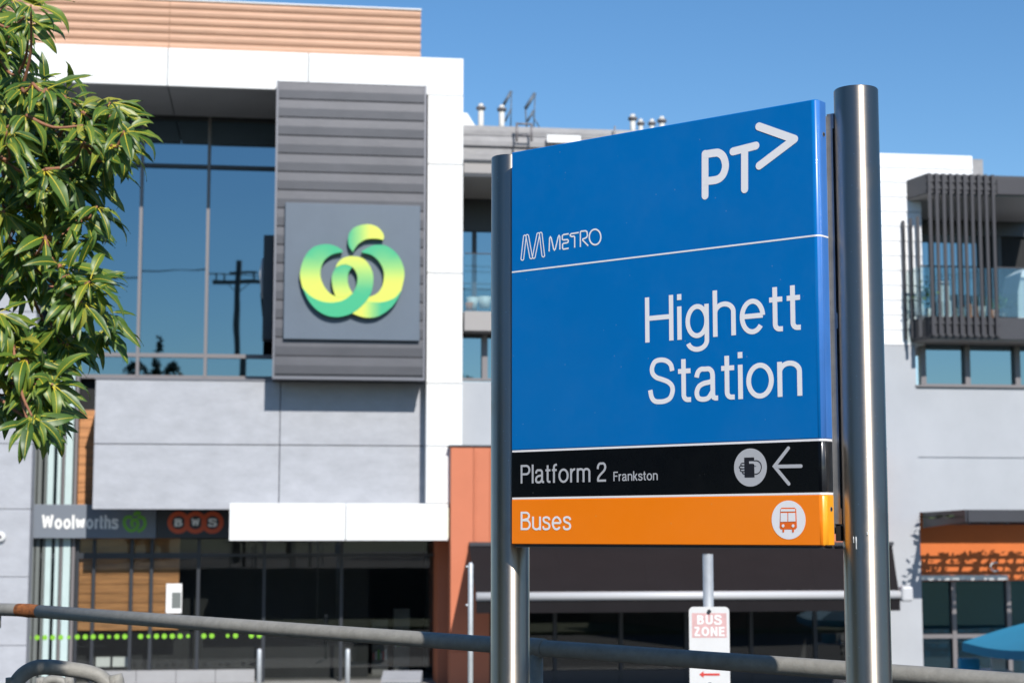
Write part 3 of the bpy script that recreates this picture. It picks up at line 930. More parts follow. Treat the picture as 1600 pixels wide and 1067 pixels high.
# timber cladding above
xT = [fx(-140, 40, -.15), fx(265, 40, -.15), fx(658, 50, -.15)]
zT0, zT1 = zB1 - 0.02, fz(530, 12.5, -.15)
nb = 6
hb = (zT1 - zT0) / nb
for i in range(nb):
    for a, b in zip(xT, xT[1:]):
        mb = MB()
        z0 = zT0 + i * hb
        prof = [(0.15, z0 + .012), (0.115, z0 + .04), (0.10, z0 + hb * .55), (0.12, z0 + hb - .03), (0.15, z0 + hb - .004)]
        mb.prism([(a + .008, y, z) for y, z in prof], (b - a - .016, 0, 0))
        mb.build('timber_board', 'timber_clad', SM)
box('timber_backing', xT[0], xT[-1] - 0.01, 0.14, 6.0, zT0, zT1 - 0.01, 'timber_back', SM)
box('parapet_cap', xT[0], xT[-1] + 0.005, 0.09, 6.05, zT1 + 0.002, zT1 + 0.03, 'white_panel', SM)
# upper glazing
zW0, zW1 = fz(320, 590, D_WIN), zB0 + 0.02
xW = [fx(-140, 400, D_WIN), fx(14, 400, D_WIN), fx(116, 400, D_WIN), fx(219, 400, D_WIN), fx(324, 400, D_WIN), fx(445, 400, D_WIN)]
zt_ = [zW0, fz(320, 556, D_WIN), fz(320, 261, D_WIN), zW1]
for a, b in zip(xW, xW[1:]):
    for c, d_ in zip(zt_, zt_[1:]):
        cx_, cz_ = (a + b) / 2, (c + d_) / 2
        pn = box('window_pane', a + .03 - cx_, b - .03 - cx_, -.015, .015, c + .03 - cz_, d_ - .03 - cz_, 'glass_tinted', SM)
        pn.location = (cx_, -D_WIN + .055, cz_)           # panes sit a touch out of true, so reflections break at the frames
        pn.rotation_euler = (rnd.uniform(-.0022, .0022), 0, rnd.uniform(-.0022, .0022))
for x in xW:
    box('mullion', x - .035, x + .035, -D_WIN - .04, -D_WIN + .12, zW0, zW1, 'frame_bronze', SM)
for z in zt_[:-1]:
    box('transom', xW[0], xW[-1], -D_WIN - .03, -D_WIN + .11, z - .045, z + .045, 'frame_dark' if z == zt_[2] else 'frame_bronze', SM)
box('window_head', xW[0], xW[-1], -D_WIN - .035, -D_WIN + .115, zW1 - .10, zW1 - .002, 'frame_dark', SM)
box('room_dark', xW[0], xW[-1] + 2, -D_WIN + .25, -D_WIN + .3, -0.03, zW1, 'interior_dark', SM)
# grey metal clad box
DB = 0.3
xb0, xb1 = fx(428.8, 360, DB), fx(665.3, 360, DB)
zb0_, zb1_ = fz(545, 593, DB), fz(550, 130.5, DB)
pitch = (fz(550, 157, DB) - fz(550, 298, DB)) / 5
z = zb1_
k = 0
while z > zb0_ + 0.15:
    z2 = max(z - pitch, zb0_ + 0.06)
    if k == 0: z2 = fz(550, 158, DB)
    mb = MB()
    mb.prism([(xb0 + .05, y, zz) for y, zz in ((-DB + .02, z - .001), (-DB + .001, z - .025), (-DB - .006, (z + z2) / 2), (-DB, z2 + .012), (-DB + .02, z2 + .008), (-DB + .05, z2 + .008), (-DB + .05, z - .001))], (xb1 - xb0 - .10, 0, 0))
    mb.build('cladding_board', 'metal_clad', SM)
    z = z2; k += 1
box('box_core', xb0 + .01, xb1 - .01, -DB + .03, 2.6, zb0_ + .02, zb1_ - .01, 'dark_metal', SM)
box('corner_flashing', xb0, xb0 + .045, -DB - .012, -DB + .2, zb0_, zb1_ + .005, 'metal_flash', SM)
box('corner_flashing', xb1 - .045, xb1, -DB - .012, -DB + .2, zb0_, zb1_ + .005, 'metal_flash', SM)
box('base_flashing', xb0 + .046, xb1 - .046, -DB - .010, -DB + .2, zb0_, zb0_ + .055, 'metal_flash', SM)
# concrete panels below the windows
DC = -0.5
xq = [fx(146.5, 690, DC), fx(437, 690, DC), fx(664, 690, DC)]
zq = [fz(300, 796, DC), fz(300, 694.2, DC), fz(300, 594, DC)]
for a, b in zip(xq, xq[1:]):
    for c, d_ in zip(zq, zq[1:]):
        box('concrete_panel', a + .008, b - .008, -DC, -DC + .22, c + .009, d_ - .009, 'concrete', SM, 0.008)
box('panel_core', xq[0] + .03, xq[-1], -DC + .21, -DC + .34, zq[0] + .02, zq[-1] - .02, 'joint_dark', SM)
box('sill_flashing', xq[0] - .01, xq[-1], -DC - .02, -D_WIN + .02, zq[-1] + .0, zq[-1] + .035, 'metal_flash', SM)
# white canopy over the entrance
DL = 0.05
xl = [fx(358, 815, DL), fx(540, 815, DL), fx(700.5, 815, DL)]
zl0, zl1 = fz(530, 844, DL), fz(530, 786.3, DL)
for a, b in zip(xl, xl[1:]):
    box('canopy_panel', a + .007, b - .007, -DL, .07, zl0, zl1, 'white_panel', SM, 0.006)
box('canopy_core', xl[0] + .02, xl[-1] - .02, .075, 2.9, zl0 + .05, zl1 - .03, 'soffit_grey', SM)
# left concrete wall
DWL = 0.1
xw0, xw1 = fx(-150, 800, DWL), fx(47.5, 800, DWL)
jz = [1090, 1008, 901, 795, 693, 590, 487, 384]
for c, d_ in zip(jz, jz[1:]):
    box('concrete_panel', xw0, xw1, -DWL, .15, fz(30, c, DWL) + .006, fz(30, d_, DWL) - .006, 'concrete', SM, 0.006)
box('wall_core', xw0, xw1 - .01, .14, .5, GZ, fz(30, 384, DWL) - .02, 'concrete', SM)
# pale finned bay beside the wall
DF = -2.05
zf0, zf1 = GZ, zW0 - .05
for px, w_, m in ((48, .10, 'fin_grey'), (55, .05, 'fin_grey'), (62, .09, 'fin_grey'), (71, .05, 'fin_grey'), (78.5, .13, 'fin_pale'), (92, .085, 'fin_pale'), (98.5, .05, 'frame_bronze'), (107, .16, 'fin_pale'), (117.5, .07, 'frame_bronze')):
    x = fx(px, 750, DF)
    box('fin', x - w_ / 2, x + w_ / 2, -DF, -DF + .16, zf0, zf1, m, SM, 0.01)
xg0, xg1 = fx(20, 750, DF - .2), fx(122, 750, DF - .2)
box('bay_glass', xg0, xg1, -DF + .2, -DF + .22, zf0, zf1, 'glass_bay', SM)
# timber wall inside the entrance bay
DT = -2.29
zt0, zt1 = fz(130, 985, DT), fz(130, 640, DT)
nbd = int((zt1 - zt0) / 0.2)
xt0, xt1 = fx(119, 800, DT), fx(282, 800, DT)
for i in range(nbd):
    a = zt0 + i * 0.2
    box('wall_board', xt0, xt1, -DT, -DT + .03, a + .006, a + .194, 'timber_wall', SM)
box('wall_board_backing', xt0, xt1, -DT + .028, -DT + .06, zt0, zt1, 'timber_back', SM)
# shopfront below
DS = -2.2
zS1 = fz(300, 842, DS)
zpl = fz(300, 1046, DS)
xS = [fx(p, 950, DS) for p in (46, 119, 145, 204, 235.5, 309, 412, 533, 683)]
zTr = fz(300, 867, DS)
for i, (a, b) in enumerate(zip(xS, xS[1:])):
    box('shop_window_pane', a + .02, b - .02, -DS + .04, -DS + .055, zpl + .02, zTr - .02, 'glass_shop', SM)
    box('shop_window_pane', a + .02, b - .02, -DS + .04, -DS + .055, zTr + .02, zS1, 'glass_shop', SM)
for i, x in enumerate(xS):
    box('shop_mullion', x - .035, x + .035, -DS - .03, -DS + .10, GZ, zS1, 'frame_dark', SM)
box('shop_transom', xS[0], xS[5], -DS - .02, -DS + .09, zTr - .07, zTr + .05, 'frame_dark', SM)
box('shop_transom', xS[5], xS[-1], -DS - .018, -DS + .09, zTr - .03, zTr + .03, 'frame_dark', SM)
nblk = 4
xa, xbq = fx(150, 1055, DS + .1), fx(398, 1055, DS + .1)
for i in range(nblk):
    a = xa + (xbq - xa) * i / nblk
    box('plinth_block', a + .004, xa + (xbq - xa) * (i + 1) / nblk - .004, -DS - .1, -DS + .12, GZ, zpl, 'plinth_stone', SM, 0.006)
# shop interior
box('shop_floor', xS[0], xS[-1], -DS + .2, -DS + 9, GZ, GZ + .02, 'interior_floor', SM)
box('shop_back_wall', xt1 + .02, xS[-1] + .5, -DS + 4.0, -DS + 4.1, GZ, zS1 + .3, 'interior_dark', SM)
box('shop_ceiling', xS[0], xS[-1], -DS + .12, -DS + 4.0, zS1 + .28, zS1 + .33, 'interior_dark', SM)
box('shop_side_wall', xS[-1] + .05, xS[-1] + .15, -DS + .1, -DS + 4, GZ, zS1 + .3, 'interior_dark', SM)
box('ceiling_panel', fx(468, 853, DS - 1.5), fx(498, 853, DS - 1.5), -DS + 1.3, -DS + 1.7, fz(480, 858, DS - 1.5) , fz(480, 849, DS - 1.5), 'pot_white', SM)
for i, (px, m) in enumerate(((425, 'fascia_grey'), (455, 'timber_wall'), (487, 'fascia_grey'), (560, 'pot_white'), (594, 'fascia_grey'), (628, 'pot_white'))):
    x = fx(px, 960, DS - 1.6)
    sh = box('display_shelf', x - .18, x + .18, -DS + 1.6, -DS + 1.9, GZ + .02, GZ + 1.0 + .25 * (i % 3), 'interior_floor', SM)
    for k in range(6):
        box('shelf_item', x - .16 + .055 * k, x - .12 + .055 * k, -DS + 1.57, -DS + 1.599, GZ + .35 + .3 * (i % 2), GZ + .5 + .3 * (i % 2) + .04 * (k % 3), ['petal_pink', 'pot_white', 'logo_green_flat', 'fin_pale'][(k + i) % 4], sh)
# jamb beside the entrance, orange
# green dots on the glass
zd = fz(230, 993.5, DS)
for i in range(30):
    px = 47 + 12.35 * i
    if i in (24, 27) or abs(px - 204) < 4 or abs(px - 309) < 4: continue
    x = fx(px, 993, DS)
    s = 0.055 if i % 5 else 0.04
    pts = [(x + s * math.cos(a * math.pi / 7), 0.0, zd + s * math.sin(a * math.pi / 7)) for a in range(14)]
    dy = -DS - .032 if px > 119 else -DF - .006
    MB().add([(p[0], dy, p[2]) for p in pts], [tuple(range(14))]).build('window_dot', 'decal_green', SM)
# notice on the glass
xn0, xn1 = fx(259.5, 935, DS), fx(284, 935, DS)
nt = box('notice', xn0, xn1, -DS + .015, -DS + .022, fz(270, 957.5, DS), fz(270, 911.5, DS), 'sign_white', SM)
box('notice_inset', xn0 + .12, xn1 - .02, -DS + .011, -DS + .0145, fz(270, 950, DS), fz(270, 925, DS), 'fin_grey', nt)
# counters inside
for a, b in ((150, 172), (176, 199)):
    box('counter_front', fx(a, 1030, DS - .5), fx(b, 1030, DS - .5), -DS + .5, -DS + .6, fz(170, 1041, DS - .5), fz(170, 1026, DS - .5), 'pot_white', SM)
# dark sign on the inner side of the grey box, seen edge on
sx = fx(426.5, 450, -1.2)
ss = empty('side_sign', 'black sign projecting edge on from the left side of the grey metal box', 'sign', FAC)
box('sign_case', fx(411, 450, -1.2), xb0 + .008, 1.05, 1.5, fz(420, 532, -1.2), fz(420, 369, -1.2), 'frame_dark', ss, 0.02)
mb = MB()
zc = fz(410, 428, -1.2)
mb.tube([(fx(410.5, 430, -1.2), 1.2, zc - .55), (fx(408.5, 430, -1.2), 1.2, zc), (fx(410.5, 430, -1.2), 1.2, zc + .35)], [.02, .05, .02], 12).build('relief_mark', 'white_bar', ss)
# security lamp on the left wall
lm = empty('wall_lamp', 'small round white lamp on the concrete wall edge', 'lamp', FAC)
lx, lz = fp(1, 838.5, DWL)
lmb = MB(); lmb.tube([(lx, -DWL - .12, lz), (lx, -DWL - .06, lz), (lx, -DWL, lz)], [.07, .11, .11], 20).build('lamp_body', 'pot_white', lm)
MB().tube([(lx, -DWL - .14, lz), (lx, -DWL - .121, lz)], [.03, .045], 14).build('lamp_lens', 'frame_bronze', lm)

# ------------------------------------------------------------------ green ribbon logo sign
LG = empty('logo_sign', 'square slate sign panel with a green and yellow ribbon emblem', 'sign', FAC)
DP = 0.40
xp0, xp1 = fx(444.2, 424, DP), fx(656.4, 424, DP)
zp0, zp1 = fz(550, 531, DP), fz(550, 319, DP)
box('sign_panel', xp0, xp1, -DP, -DP + .085, zp0, zp1, 'logo_panel', LG, 0.01)
def lp(x, y):                                    # traced drawing -> panel
    return fp(440 + x / 4.639, 310 + y / 4.639, DP + .14)
def logo_piece(name, segs, tone, y_front):
    pts = []
    for s in segs:
        q_ = smooth(s, 6) if len(s) > 2 else list(s)
        pts += q_[:-1]
    n = len(pts)
    v = [lp(*p) for p in pts]
    vs = [(x, y_front, z) for x, z in v] + [(x, -DP - .05, z) for x, z in v]
    me = bpy.data.meshes.new(name)
    bm = bmesh.new()
    bv = [bm.verts.new(p) for p in vs]
    f = bm.faces.new(bv[:n])
    for i in range(n):
        bm.faces.new((bv[i], bv[(i + 1) % n], bv[(i + 1) % n + n], bv[i + n]))
    bmesh.ops.recalc_face_normals(bm, faces=bm.faces)
    bmesh.ops.triangulate(bm, faces=[f])
    bm.to_mesh(me); bm.free()
    me.materials.append(MATS['ribbon'])
    at_ = me.attributes.new('tone', 'FLOAT', 'POINT')
    for i in range(n):
        t = min(1, max(0, tone(*pts[i])))
        at_.data[i].value = t
        at_.data[i + n].value = t
    return link(bpy.data.objects.new(name, me), LG)
ramp = lambda a, b: (lambda x, y: (y - a) / (b - a))
rampx = lambda a, b: (lambda x, y: (x - a) / (b - a))
bot = [(150, 645), (205, 705), (285, 745), (370, 755), (450, 737), (515, 690)]
F0 = -DP - .14
logo_piece('ribbon_left', [[(442, 378), (400, 350), (325, 332), (230, 355), (165, 430), (133, 545), (150, 645)], bot,
    [(515, 690), (470, 712), (430, 716), (392, 711)], [(392, 711), (350, 688), (310, 640), (285, 580), (283, 520), (310, 450), (370, 405), (440, 391)], [(440, 391), (442, 378)]], ramp(400, 600), F0)
logo_piece('ribbon_inner', [[(392, 711), (368, 635), (366, 560), (392, 503)], [(392, 503), (430, 484), (470, 480), (512, 498)],
    [(512, 498), (487, 535), (479, 590), (489, 640), (515, 690)], [(515, 690), (470, 712), (430, 716), (392, 711)]], ramp(510, 690), F0 - .006)
logo_piece('ribbon_loop', [[(392, 503), (405, 470), (450, 432), (515, 420), (590, 437), (645, 500), (665, 580), (650, 680), (600, 760), (510, 832), (395, 860), (290, 832), (205, 755), (150, 645)],
    bot, [(515, 690), (540, 640), (550, 580), (537, 530), (512, 498)], [(512, 498), (470, 480), (430, 484), (392, 503)]], lambda x, y: 1 - (y - 440) / 230, F0 - .012)
logo_piece('ribbon_right', [[(582, 382), (640, 350), (690, 337), (760, 345), (830, 395), (875, 470), (890, 555), (868, 665)], [(868, 665), (820, 720), (740, 750), (680, 753), (610, 745)],
    [(610, 745), (635, 714)], [(635, 714), (690, 690), (728, 640), (742, 570), (735, 510), (700, 450), (650, 410), (582, 392)], [(582, 392), (582, 382)]], ramp(400, 600), F0)
logo_piece('ribbon_foot', [[(610, 745), (680, 753), (740, 750), (820, 720), (868, 665)], [(868, 665), (840, 730), (790, 795), (710, 850), (635, 865), (570, 855), (512, 832)], [(512, 832), (565, 795), (610, 745)]],
    lambda x, y: 1 - (x - 590) / 130, F0 - .003)
logo_piece('ribbon_leaf', [[(517, 388), (490, 350), (482, 300), (495, 245), (540, 205), (620, 188), (690, 205), (730, 245), (742, 280), (735, 302)],
    [(735, 302), (690, 292), (620, 295), (570, 320), (540, 350), (517, 388)]], rampx(490, 640), F0)

# ------------------------------------------------------------------ dark fascia signs over the entrance
DG = -1.8
FS = empty('fascia_sign', 'dark fascia sign with white rounded lettering and green emblem over the entrance', 'sign', FAC)
zg0, zg1 = fz(200, 840.5, DG), fz(200, 788, DG)
box('sign_case', fx(49.5, 815, DG), fx(244, 815, DG), -DG, -DG + .2, zg0, zg1, 'fascia_grey', FS, 0.01)
PG = lambda s, t, k=0: (s, -DG - .012 - .0006 * k, t)
d = Decal(PG)
s0, z0 = fp(65, 826, DG); s1 = fp(184, 826, DG)[0]
d.text('Woolworths', s0, s1, z0, fz(65, 804, DG) - z0, .20, .09)
d.build('lettering', 'sign_white', FS)
def mini(x, y): return fp(192 + (x - 130) / 760 * 37, 799 + (y - 190) / 670 * 32, DG)
d = Decal(PG)
for pts in ([(430, 385), (325, 365), (220, 400), (175, 520), (200, 650), (290, 770), (395, 815), (520, 770), (610, 640), (600, 520), (515, 460), (430, 500), (415, 600), (460, 690)],
            [(600, 385), (690, 370), (790, 410), (840, 540), (810, 690), (700, 800), (600, 815)], [(510, 330), (530, 260), (610, 225), (690, 265)]):
    d.stroke([mini(*p) for p in smooth(pts, 5)], .036)
d.build('emblem', 'logo_green_flat', FS)
F2 = empty('bottle_shop_sign', 'black fascia sign with three red rings lettered B W S', 'sign', FAC)
box('sign_case', fx(245, 815, DG), fx(360, 815, DG), -DG, -DG + .25, zg0, zg1, 'fascia_dark', F2, 0.01)
for i, (px, ch) in enumerate(((279, 'B'), (305.5, 'W'), (332, 'S'))):
    cx, cz = fp(px, 816, DG)
    rr_ = fx(px + 14, 816, DG) - cx
    P = lambda s, t, k=0, i=i: (s, -DG - .012 - .002 * i - .0004 * k, t)
    d = Decal(P)
    d.stroke([(cx + rr_ * math.cos(a * math.pi / 20), cz + rr_ * math.sin(a * math.pi / 20)) for a in range(40)], .048, closed=True)
    d.build('ring', 'ring_red', F2)
    d = Decal(P)
    d.text(ch, cx - .085, cx + .085, cz - .085, .17, .22)
    d.build('letter', 'sign_white', F2)

# ------------------------------------------------------------------ orange shop and apartments
OS = empty('orange_shop', 'low orange rendered shop wall beside the white column', 'building', FAC)
DO = 0.22
xo0, xo1 = fx(704.5, 760, DO), fx(1386, 760, DO)
zo1 = fz(760, 698, DO)
za_ = fz(760, 852, DO)
xmid = fx(740, 760, DO)
box('wall_panel', xo0, xmid - .004, -DO, .25, za_ - 2.2, zo1, 'orange_wall', OS, 0.005)
box('wall_panel', xmid + .004, fx(765, 900, DO), -DO, .25, GZ, zo1 - .0, 'orange_wall', OS, 0.005)
box('wall_panel', fx(765, 900, DO) + .006, xo1, -DO, .25, za_ - .35, zo1, 'orange_wall', OS, 0.005)
box('wall_panel', xo0, xmid - .004, -DO, .25, GZ, za_ - 2.206, 'orange_wall', OS)
box('wall_cap', xo0 - .04, xo1, -DO - .03, .3, zo1 + .002, zo1 + .035, 'dark_metal', OS)
for i in range(26):
    z = zo1 - .12 - i * .085
    if z > za_: MB().tube([(xmid + .05, -DO - .008, z), (xmid + .05, -DO, z)], [.012, .02], 8).build('rivet', 'orange_wall', OS)
box('jamb_wall', fx(684, 950, -1.2), fx(705, 950, -1.2) + .3, 1.2, 2.3, GZ, zl0 + .02, 'orange_wall', OS)
# shop front under the awning
DI = -0.25
x0_, x1_ = fx(767, 980, DO), fx(1384, 980, DO)
n_ = 6
for i in range(n_):
    a = x0_ + (x1_ - x0_) * i / n_; b = x0_ + (x1_ - x0_) * (i + 1) / n_
    box('shop_window_pane', a + .05, b - .05, -DI, -DI + .015, GZ + .35, za_ - .36, 'glass_shop', OS)
    box('shop_mullion', a - .04, a + .04, -DI - .03, -DI + .06, GZ, za_ - .352, 'frame_dark', OS)
box('stall_riser', x0_, x1_, -DI - .02, -DI + .1, GZ, GZ + .34, 'dark_metal', OS)
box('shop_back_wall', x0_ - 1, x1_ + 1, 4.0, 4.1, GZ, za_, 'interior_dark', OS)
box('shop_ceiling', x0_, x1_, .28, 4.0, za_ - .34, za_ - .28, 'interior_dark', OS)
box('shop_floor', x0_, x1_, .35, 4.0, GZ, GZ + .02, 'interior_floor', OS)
box('shop_roof', xo0 + .1, xo1, .26, 6.0, zo1 - .3, zo1 - .2, 'roof_tin', OS)

# awning
AW = empty('shop_awning', 'long dark grey fabric awning with white front bar', 'awning', FAC)
DA = 2.7
za1 = fz(760, 851, DO + .03); xa0 = fx(733, 852, DO + .03); xa1 = fx(1394, 860, DO + .03)
zbar = fz(1000, 930.5, DA)
xb_0, xb_1 = fx(744, 931, DA), fx(1406, 929, DA)
npan = 5
for i in range(npan):
    t0, t1 = i / npan, (i + 1) / npan
    T = lambda t, top: ((xa0 + (xa1 - xa0) * t, -DO - .04, za1) if top else (xb_0 + (xb_1 - xb_0) * t, -DA + .03, zbar + .05))
    rows = []
    mb = MB()
    vs, fs = [], []
    for j in range(7):
        s = j / 6
        for t in (t0 + .0001, t1 - .0001):
            a = Vector(T(t, True)); b = Vector(T(t, False))
            p = a.lerp(b, s); p.z -= .05 * math.sin(math.pi * s)
            vs.append(p)
    for j in range(6): fs.append((2 * j, 2 * j + 1, 2 * j + 3, 2 * j + 2))
    m2 = [p + Vector((0, .012, -.012)) for p in vs]
    nv = len(vs)
    fs2 = fs + [tuple(i_ + nv for i_ in reversed(f)) for f in fs]
    for j in range(6):
        fs2 += [(2 * j, 2 * j + 2, 2 * j + 2 + nv, 2 * j + nv), (2 * j + 1, 2 * j + 1 + nv, 2 * j + 3 + nv, 2 * j + 3)]
    mb.add(vs + m2, fs2)
    mb.build('fabric_panel', 'awning_cloth', AW)
MB().tube([(xb_0, -DA, zbar), (xb_1, -DA, zbar)], .085, 16).build('front_bar', 'white_bar', AW)
box('valance', xb_0, xb_1, -DA - .004, -DA + .004, zbar - .32, zbar - .07, 'awning_cloth', AW)
box('end_cap', xb_1 + .002, xb_1 + .25, -DA - .12, -DA + .12, zbar - .14, zbar + .17, 'white_bar', AW, 0.05)
box('head_box', xa0, xa1, -DO - .14, -DO - .002, za1 - .02, za1 + .06, 'dark_metal', AW)
for t in (.12, .5, .88):
    a = Vector((xa0 + (xa1 - xa0) * t, -DO - .02, za1 - .45)); b = Vector((xb_0 + (xb_1 - xb_0) * t, -DA + .08, zbar - .02))
    MB().tube([a, a.lerp(b, .5) + Vector((.35, 0, -.02)), b], .025, 8).build('folding_arm', 'white_bar', AW)

AP = empty('apartment_building', 'grey and white apartment block with balconies above the shops', 'building', FAC)
DWA = -0.3
xA0, xA1 = fx(722, 640, DWA), fx(1680, 640, DWA)
zs0, zs1 = fz(745, 594, DWA), fz(745, 520, DWA)           # strip window
zsl0, zsl1 = fz(745, 516, DWA + .5), fz(745, 486, DWA + .5)     # balcony slab
zrf0, zrf1 = fz(745, 276, DWA), fz(745, 252, DWA)
zwall = zs0 - .03
zjoint = fz(1500, 715, DWA)
xwc = fx(1436, 800, DWA)
# lower rendered wall: a strip behind the orange shop and a pier at the right
box('rendered_wall', xA0, xwc, .3, .6, zo1 - .25, zwall, 'render_grey', AP)
xpier = fx(1384, 800, DWA)
box('rendered_pier', xpier, xwc, .27, .32, GZ, fz(1400, 539.5, DWA), 'render_grey', AP)
zcaf = fz(1500, 800, DWA)
box('rendered_wall', xwc + .0, xA1, .3, .6, zjoint + .015, zwall, 'render_grey', AP)
box('rendered_wall', xwc + .0, xA1, .3, .6, zcaf, zjoint - .015, 'render_grey', AP)
box('joint_shadow_gap', xwc + .0, xA1, .33, .6, zjoint - .015, zjoint + .015, 'render_grey', AP)
box('window_sill', xwc - .02, xA1, .24, .6, zwall, zwall + .04, 'frame_bronze', AP)
# strip windows: left end and right end
def strip_window(pxs, zb_, zt2):
    xs_ = [fx(p, 560, DWA - .25) for p in pxs]
    for a, b in zip(xs_, xs_[1:]):
        box('window_pane', a + .05, b - .05, .60, .62, zb_ + .05, zt2 - .05, 'glass_apartment', AP)
    for x in xs_:
        box('window_frame', x - .06, x + .06, .48, .66, zb_ + .04, zt2, 'frame_bronze', AP)
    box('window_frame', xs_[0], xs_[-1], .50, .66, zt2 - .09, zt2, 'frame_dark', AP)
    box('window_frame', xs_[0], xs_[-1], .47, .66, zb_ + .041, zb_ + .09, 'frame_bronze', AP)
strip_window((716, 757, 800, 1000, 1200, 1380), zwall, zsl0 + .02)
strip_window((1441, 1510, 1588, 1670), zwall, zsl0 + .02)
# balcony slab and roof slab with fascias
DBF = 0.5
xr1 = xA1
def chamfer_slab(name, z0, z1, m, inset=0.0):
    xw, xf = fx(1419, 400, -.3) + inset, fx(1450, 400, DBF) + inset
    mb = MB()
    mb.prism([(xw, .29, z0), (xf, -DBF + inset, z0), (xr1, -DBF + inset, z0), (xr1, 3.0, z0), (fx(1441, 400, -.3), 3.0, z0), (fx(1441, 400, -.3), .29, z0)], (0, 0, z1 - z0))
    return mb.build(name, m, AP)
box('balcony_slab', xc1 + .02, fx(1300, 500, 0), -.16, 3.0, zsl0, zsl1, 'soffit_warm', AP)
chamfer_slab('balcony_slab', zsl0 - .05, zsl1 + .02, 'dark_metal')
chamfer_slab('slab_soffit', zsl0 - .075, zsl0 - .052, 'soffit_warm', .05)
zR0, zR1 = fz(1500, 303, DBF), fz(1500, 273, DBF)
chamfer_slab('roof_slab', zR0, zR1, 'dark_metal')
box('roof_fascia', fx(1557, 290, DBF), xr1, -DBF - .03, -DBF - .002, zR0 + .01, zR1 - .08, 'slat_metal', AP)
chamfer_slab('roof_soffit', zR0 - .03, zR0 - .002, 'soffit_warm', .05)
# roof over the left end
box('roof_slab', xc1 + .02, fx(1300, 260, 0), .05, 3.0, fz(745, 276, .0), fz(745, 250, .0), 'soffit_warm', AP)
box('roof_edge', xc1 + .02, fx(1300, 260, 0), .02, .048, fz(745, 276, .0), fz(745, 270, .0), 'frame_dark', AP)
box('roof_edge', xc1 + .02, fx(1300, 260, 0), .02, .048, fz(745, 253, .0), fz(745, 249, .0), 'frame_dark', AP)
# recessed balcony glazing
DBG = -2.6
zbg0, zbg1 = zsl1 + .02, zR0 - .03
xs_ = [fx(p, 400, DBG) for p in (690, 741, 800, 870, 940, 1010, 1080, 1150, 1220, 1290)]
for a, b in zip(xs_, xs_[1:]):
    box('balcony_door_pane', a + .05, b - .05, 2.6, 2.62, zbg0, zbg1 - .1, 'glass_apartment', AP)
    box('balcony_door_frame', a - .05, a + .05, 2.54, 2.66, zbg0, zbg1, 'frame_dark', AP)
xs_ = [fx(p, 400, DBG) for p in (1418, 1455, 1500, 1530, 1560, 1640)]
for i, (a, b) in enumerate(zip(xs_, xs_[1:])):
    box('balcony_door_pane', a + .04, b - .04, 2.6, 2.62, zbg0, zbg1 - .1, 'glass_apartment' if i < 3 else 'interior_dark', AP)
    box('balcony_door_frame', a - .05, a + .05, 2.54, 2.66, zbg0, zbg1, 'frame_dark', AP)
box('balcony_head', xs_[0], xs_[-1], 2.52, 2.68, zbg1 - .35, zbg1, 'frame_dark', AP)
box('balcony_head', xc1 + .02, fx(1300, 400, DBG), 2.5, 2.7, fz(745, 362, DBG), zR0 + .6, 'frame_dark', AP)
# white weatherboard block
xw_0, xw_1 = fx(1250, 400, DWA), fx(1441, 400, DWA)
ztop = fz(1450, 241.5, DWA)
zbt = fz(1400, 539, DWA)
nbw = 13
hb = (ztop - zbt) / nbw
xtop = fx(1519, 250, DWA)
for i in range(nbw):
    a = zbt + i * hb
    x1w = xtop if a > zR1 - .1 else xw_1
    mb = MB()
    mb.prism([(xw_0, y, z) for y, z in ((.30, a + .004), (.285, a + .01), (.297, a + hb - .006), (.34, a + hb - .006), (.34, a + .004))], (x1w - xw_0, 0, 0))
    mb.build('weatherboard', 'weatherboard', AP)
box('block_core', xw_0, xw_1 - .01, .335, 3.0, zbt, ztop - .01, 'weatherboard', AP)
box('block_core', xw_1 - .009, xtop - .01, .336, 3.0, zR1 + .01, ztop - .011, 'weatherboard', AP)
box('roof_box', xtop + .0, fx(1536, 260, -1.2), 1.2, 3.0, zR1 + .005, fz(1527, 249, -1.2), 'roof_steel', AP)
# vertical slat screen
zsc0, zsc1 = fz(1500, 524, DBF + .1), fz(1500, 271.5, DBF + .1)
for i in range(10):
    x = fx(1456 + 11.05 * i, 400, DBF + .1)
    box('screen_slat', x - .032, x + .032, -DBF - .09, -DBF - .035, zsc0, zsc1, 'slat_metal', AP)
for z in (zR0 + .12, zR0 + .28, zsl1 - .12, zsl0 + .02):
    box('screen_rail', fx(1450, 400, DBF), fx(1559, 400, DBF), -DBF - .033, -DBF - .003, z - .03, z + .03, 'dark_metal', AP)
for i, (px_, t_) in enumerate(((1411, .02), (1422.5, .35), (1434, .68))):
    dd_ = -.3 + (DBF + .3) * t_
    x = fx(px_, 400, dd_)
    box('screen_slat', x - .03, x + .03, -dd_ - .08, -dd_ - .02, zsl0, zR0 - .5, 'dark_metal', AP)
# balustrade glass
zba = fz(1500, 417, DBF)
box('balustrade_pane', fx(1440, 460, .45), fx(1560, 460, .45), -.42, -.405, zsl1 + .05, zba, 'glass_balustrade', AP)
box('balustrade_pane', fx(1561, 460, .45), xA1, -.42, -.405, zsl1 + .05, zba, 'glass_balustrade', AP)
box('balustrade_pane', fx(1440, 460, .6), fx(1440, 460, .6) + .015, -.40, .25, zsl1 + .05, zba, 'glass_balustrade', AP)
box('handrail_cap', fx(1440, 460, .45), xA1, -.435, -.39, zba + .001, zba + .03, 'slat_metal', AP)
box('balustrade_pane', xA0, fx(1290, 460, 0), -.15, -.135, zsl1 + .004, fz(745, 397, .15), 'glass_balustrade', AP)
box('handrail_cap', xA0, fx(1290, 460, 0), -.165, -.12, fz(745, 397, .15) + .001, fz(745, 397, .15) + .02, 'slat_metal', AP)
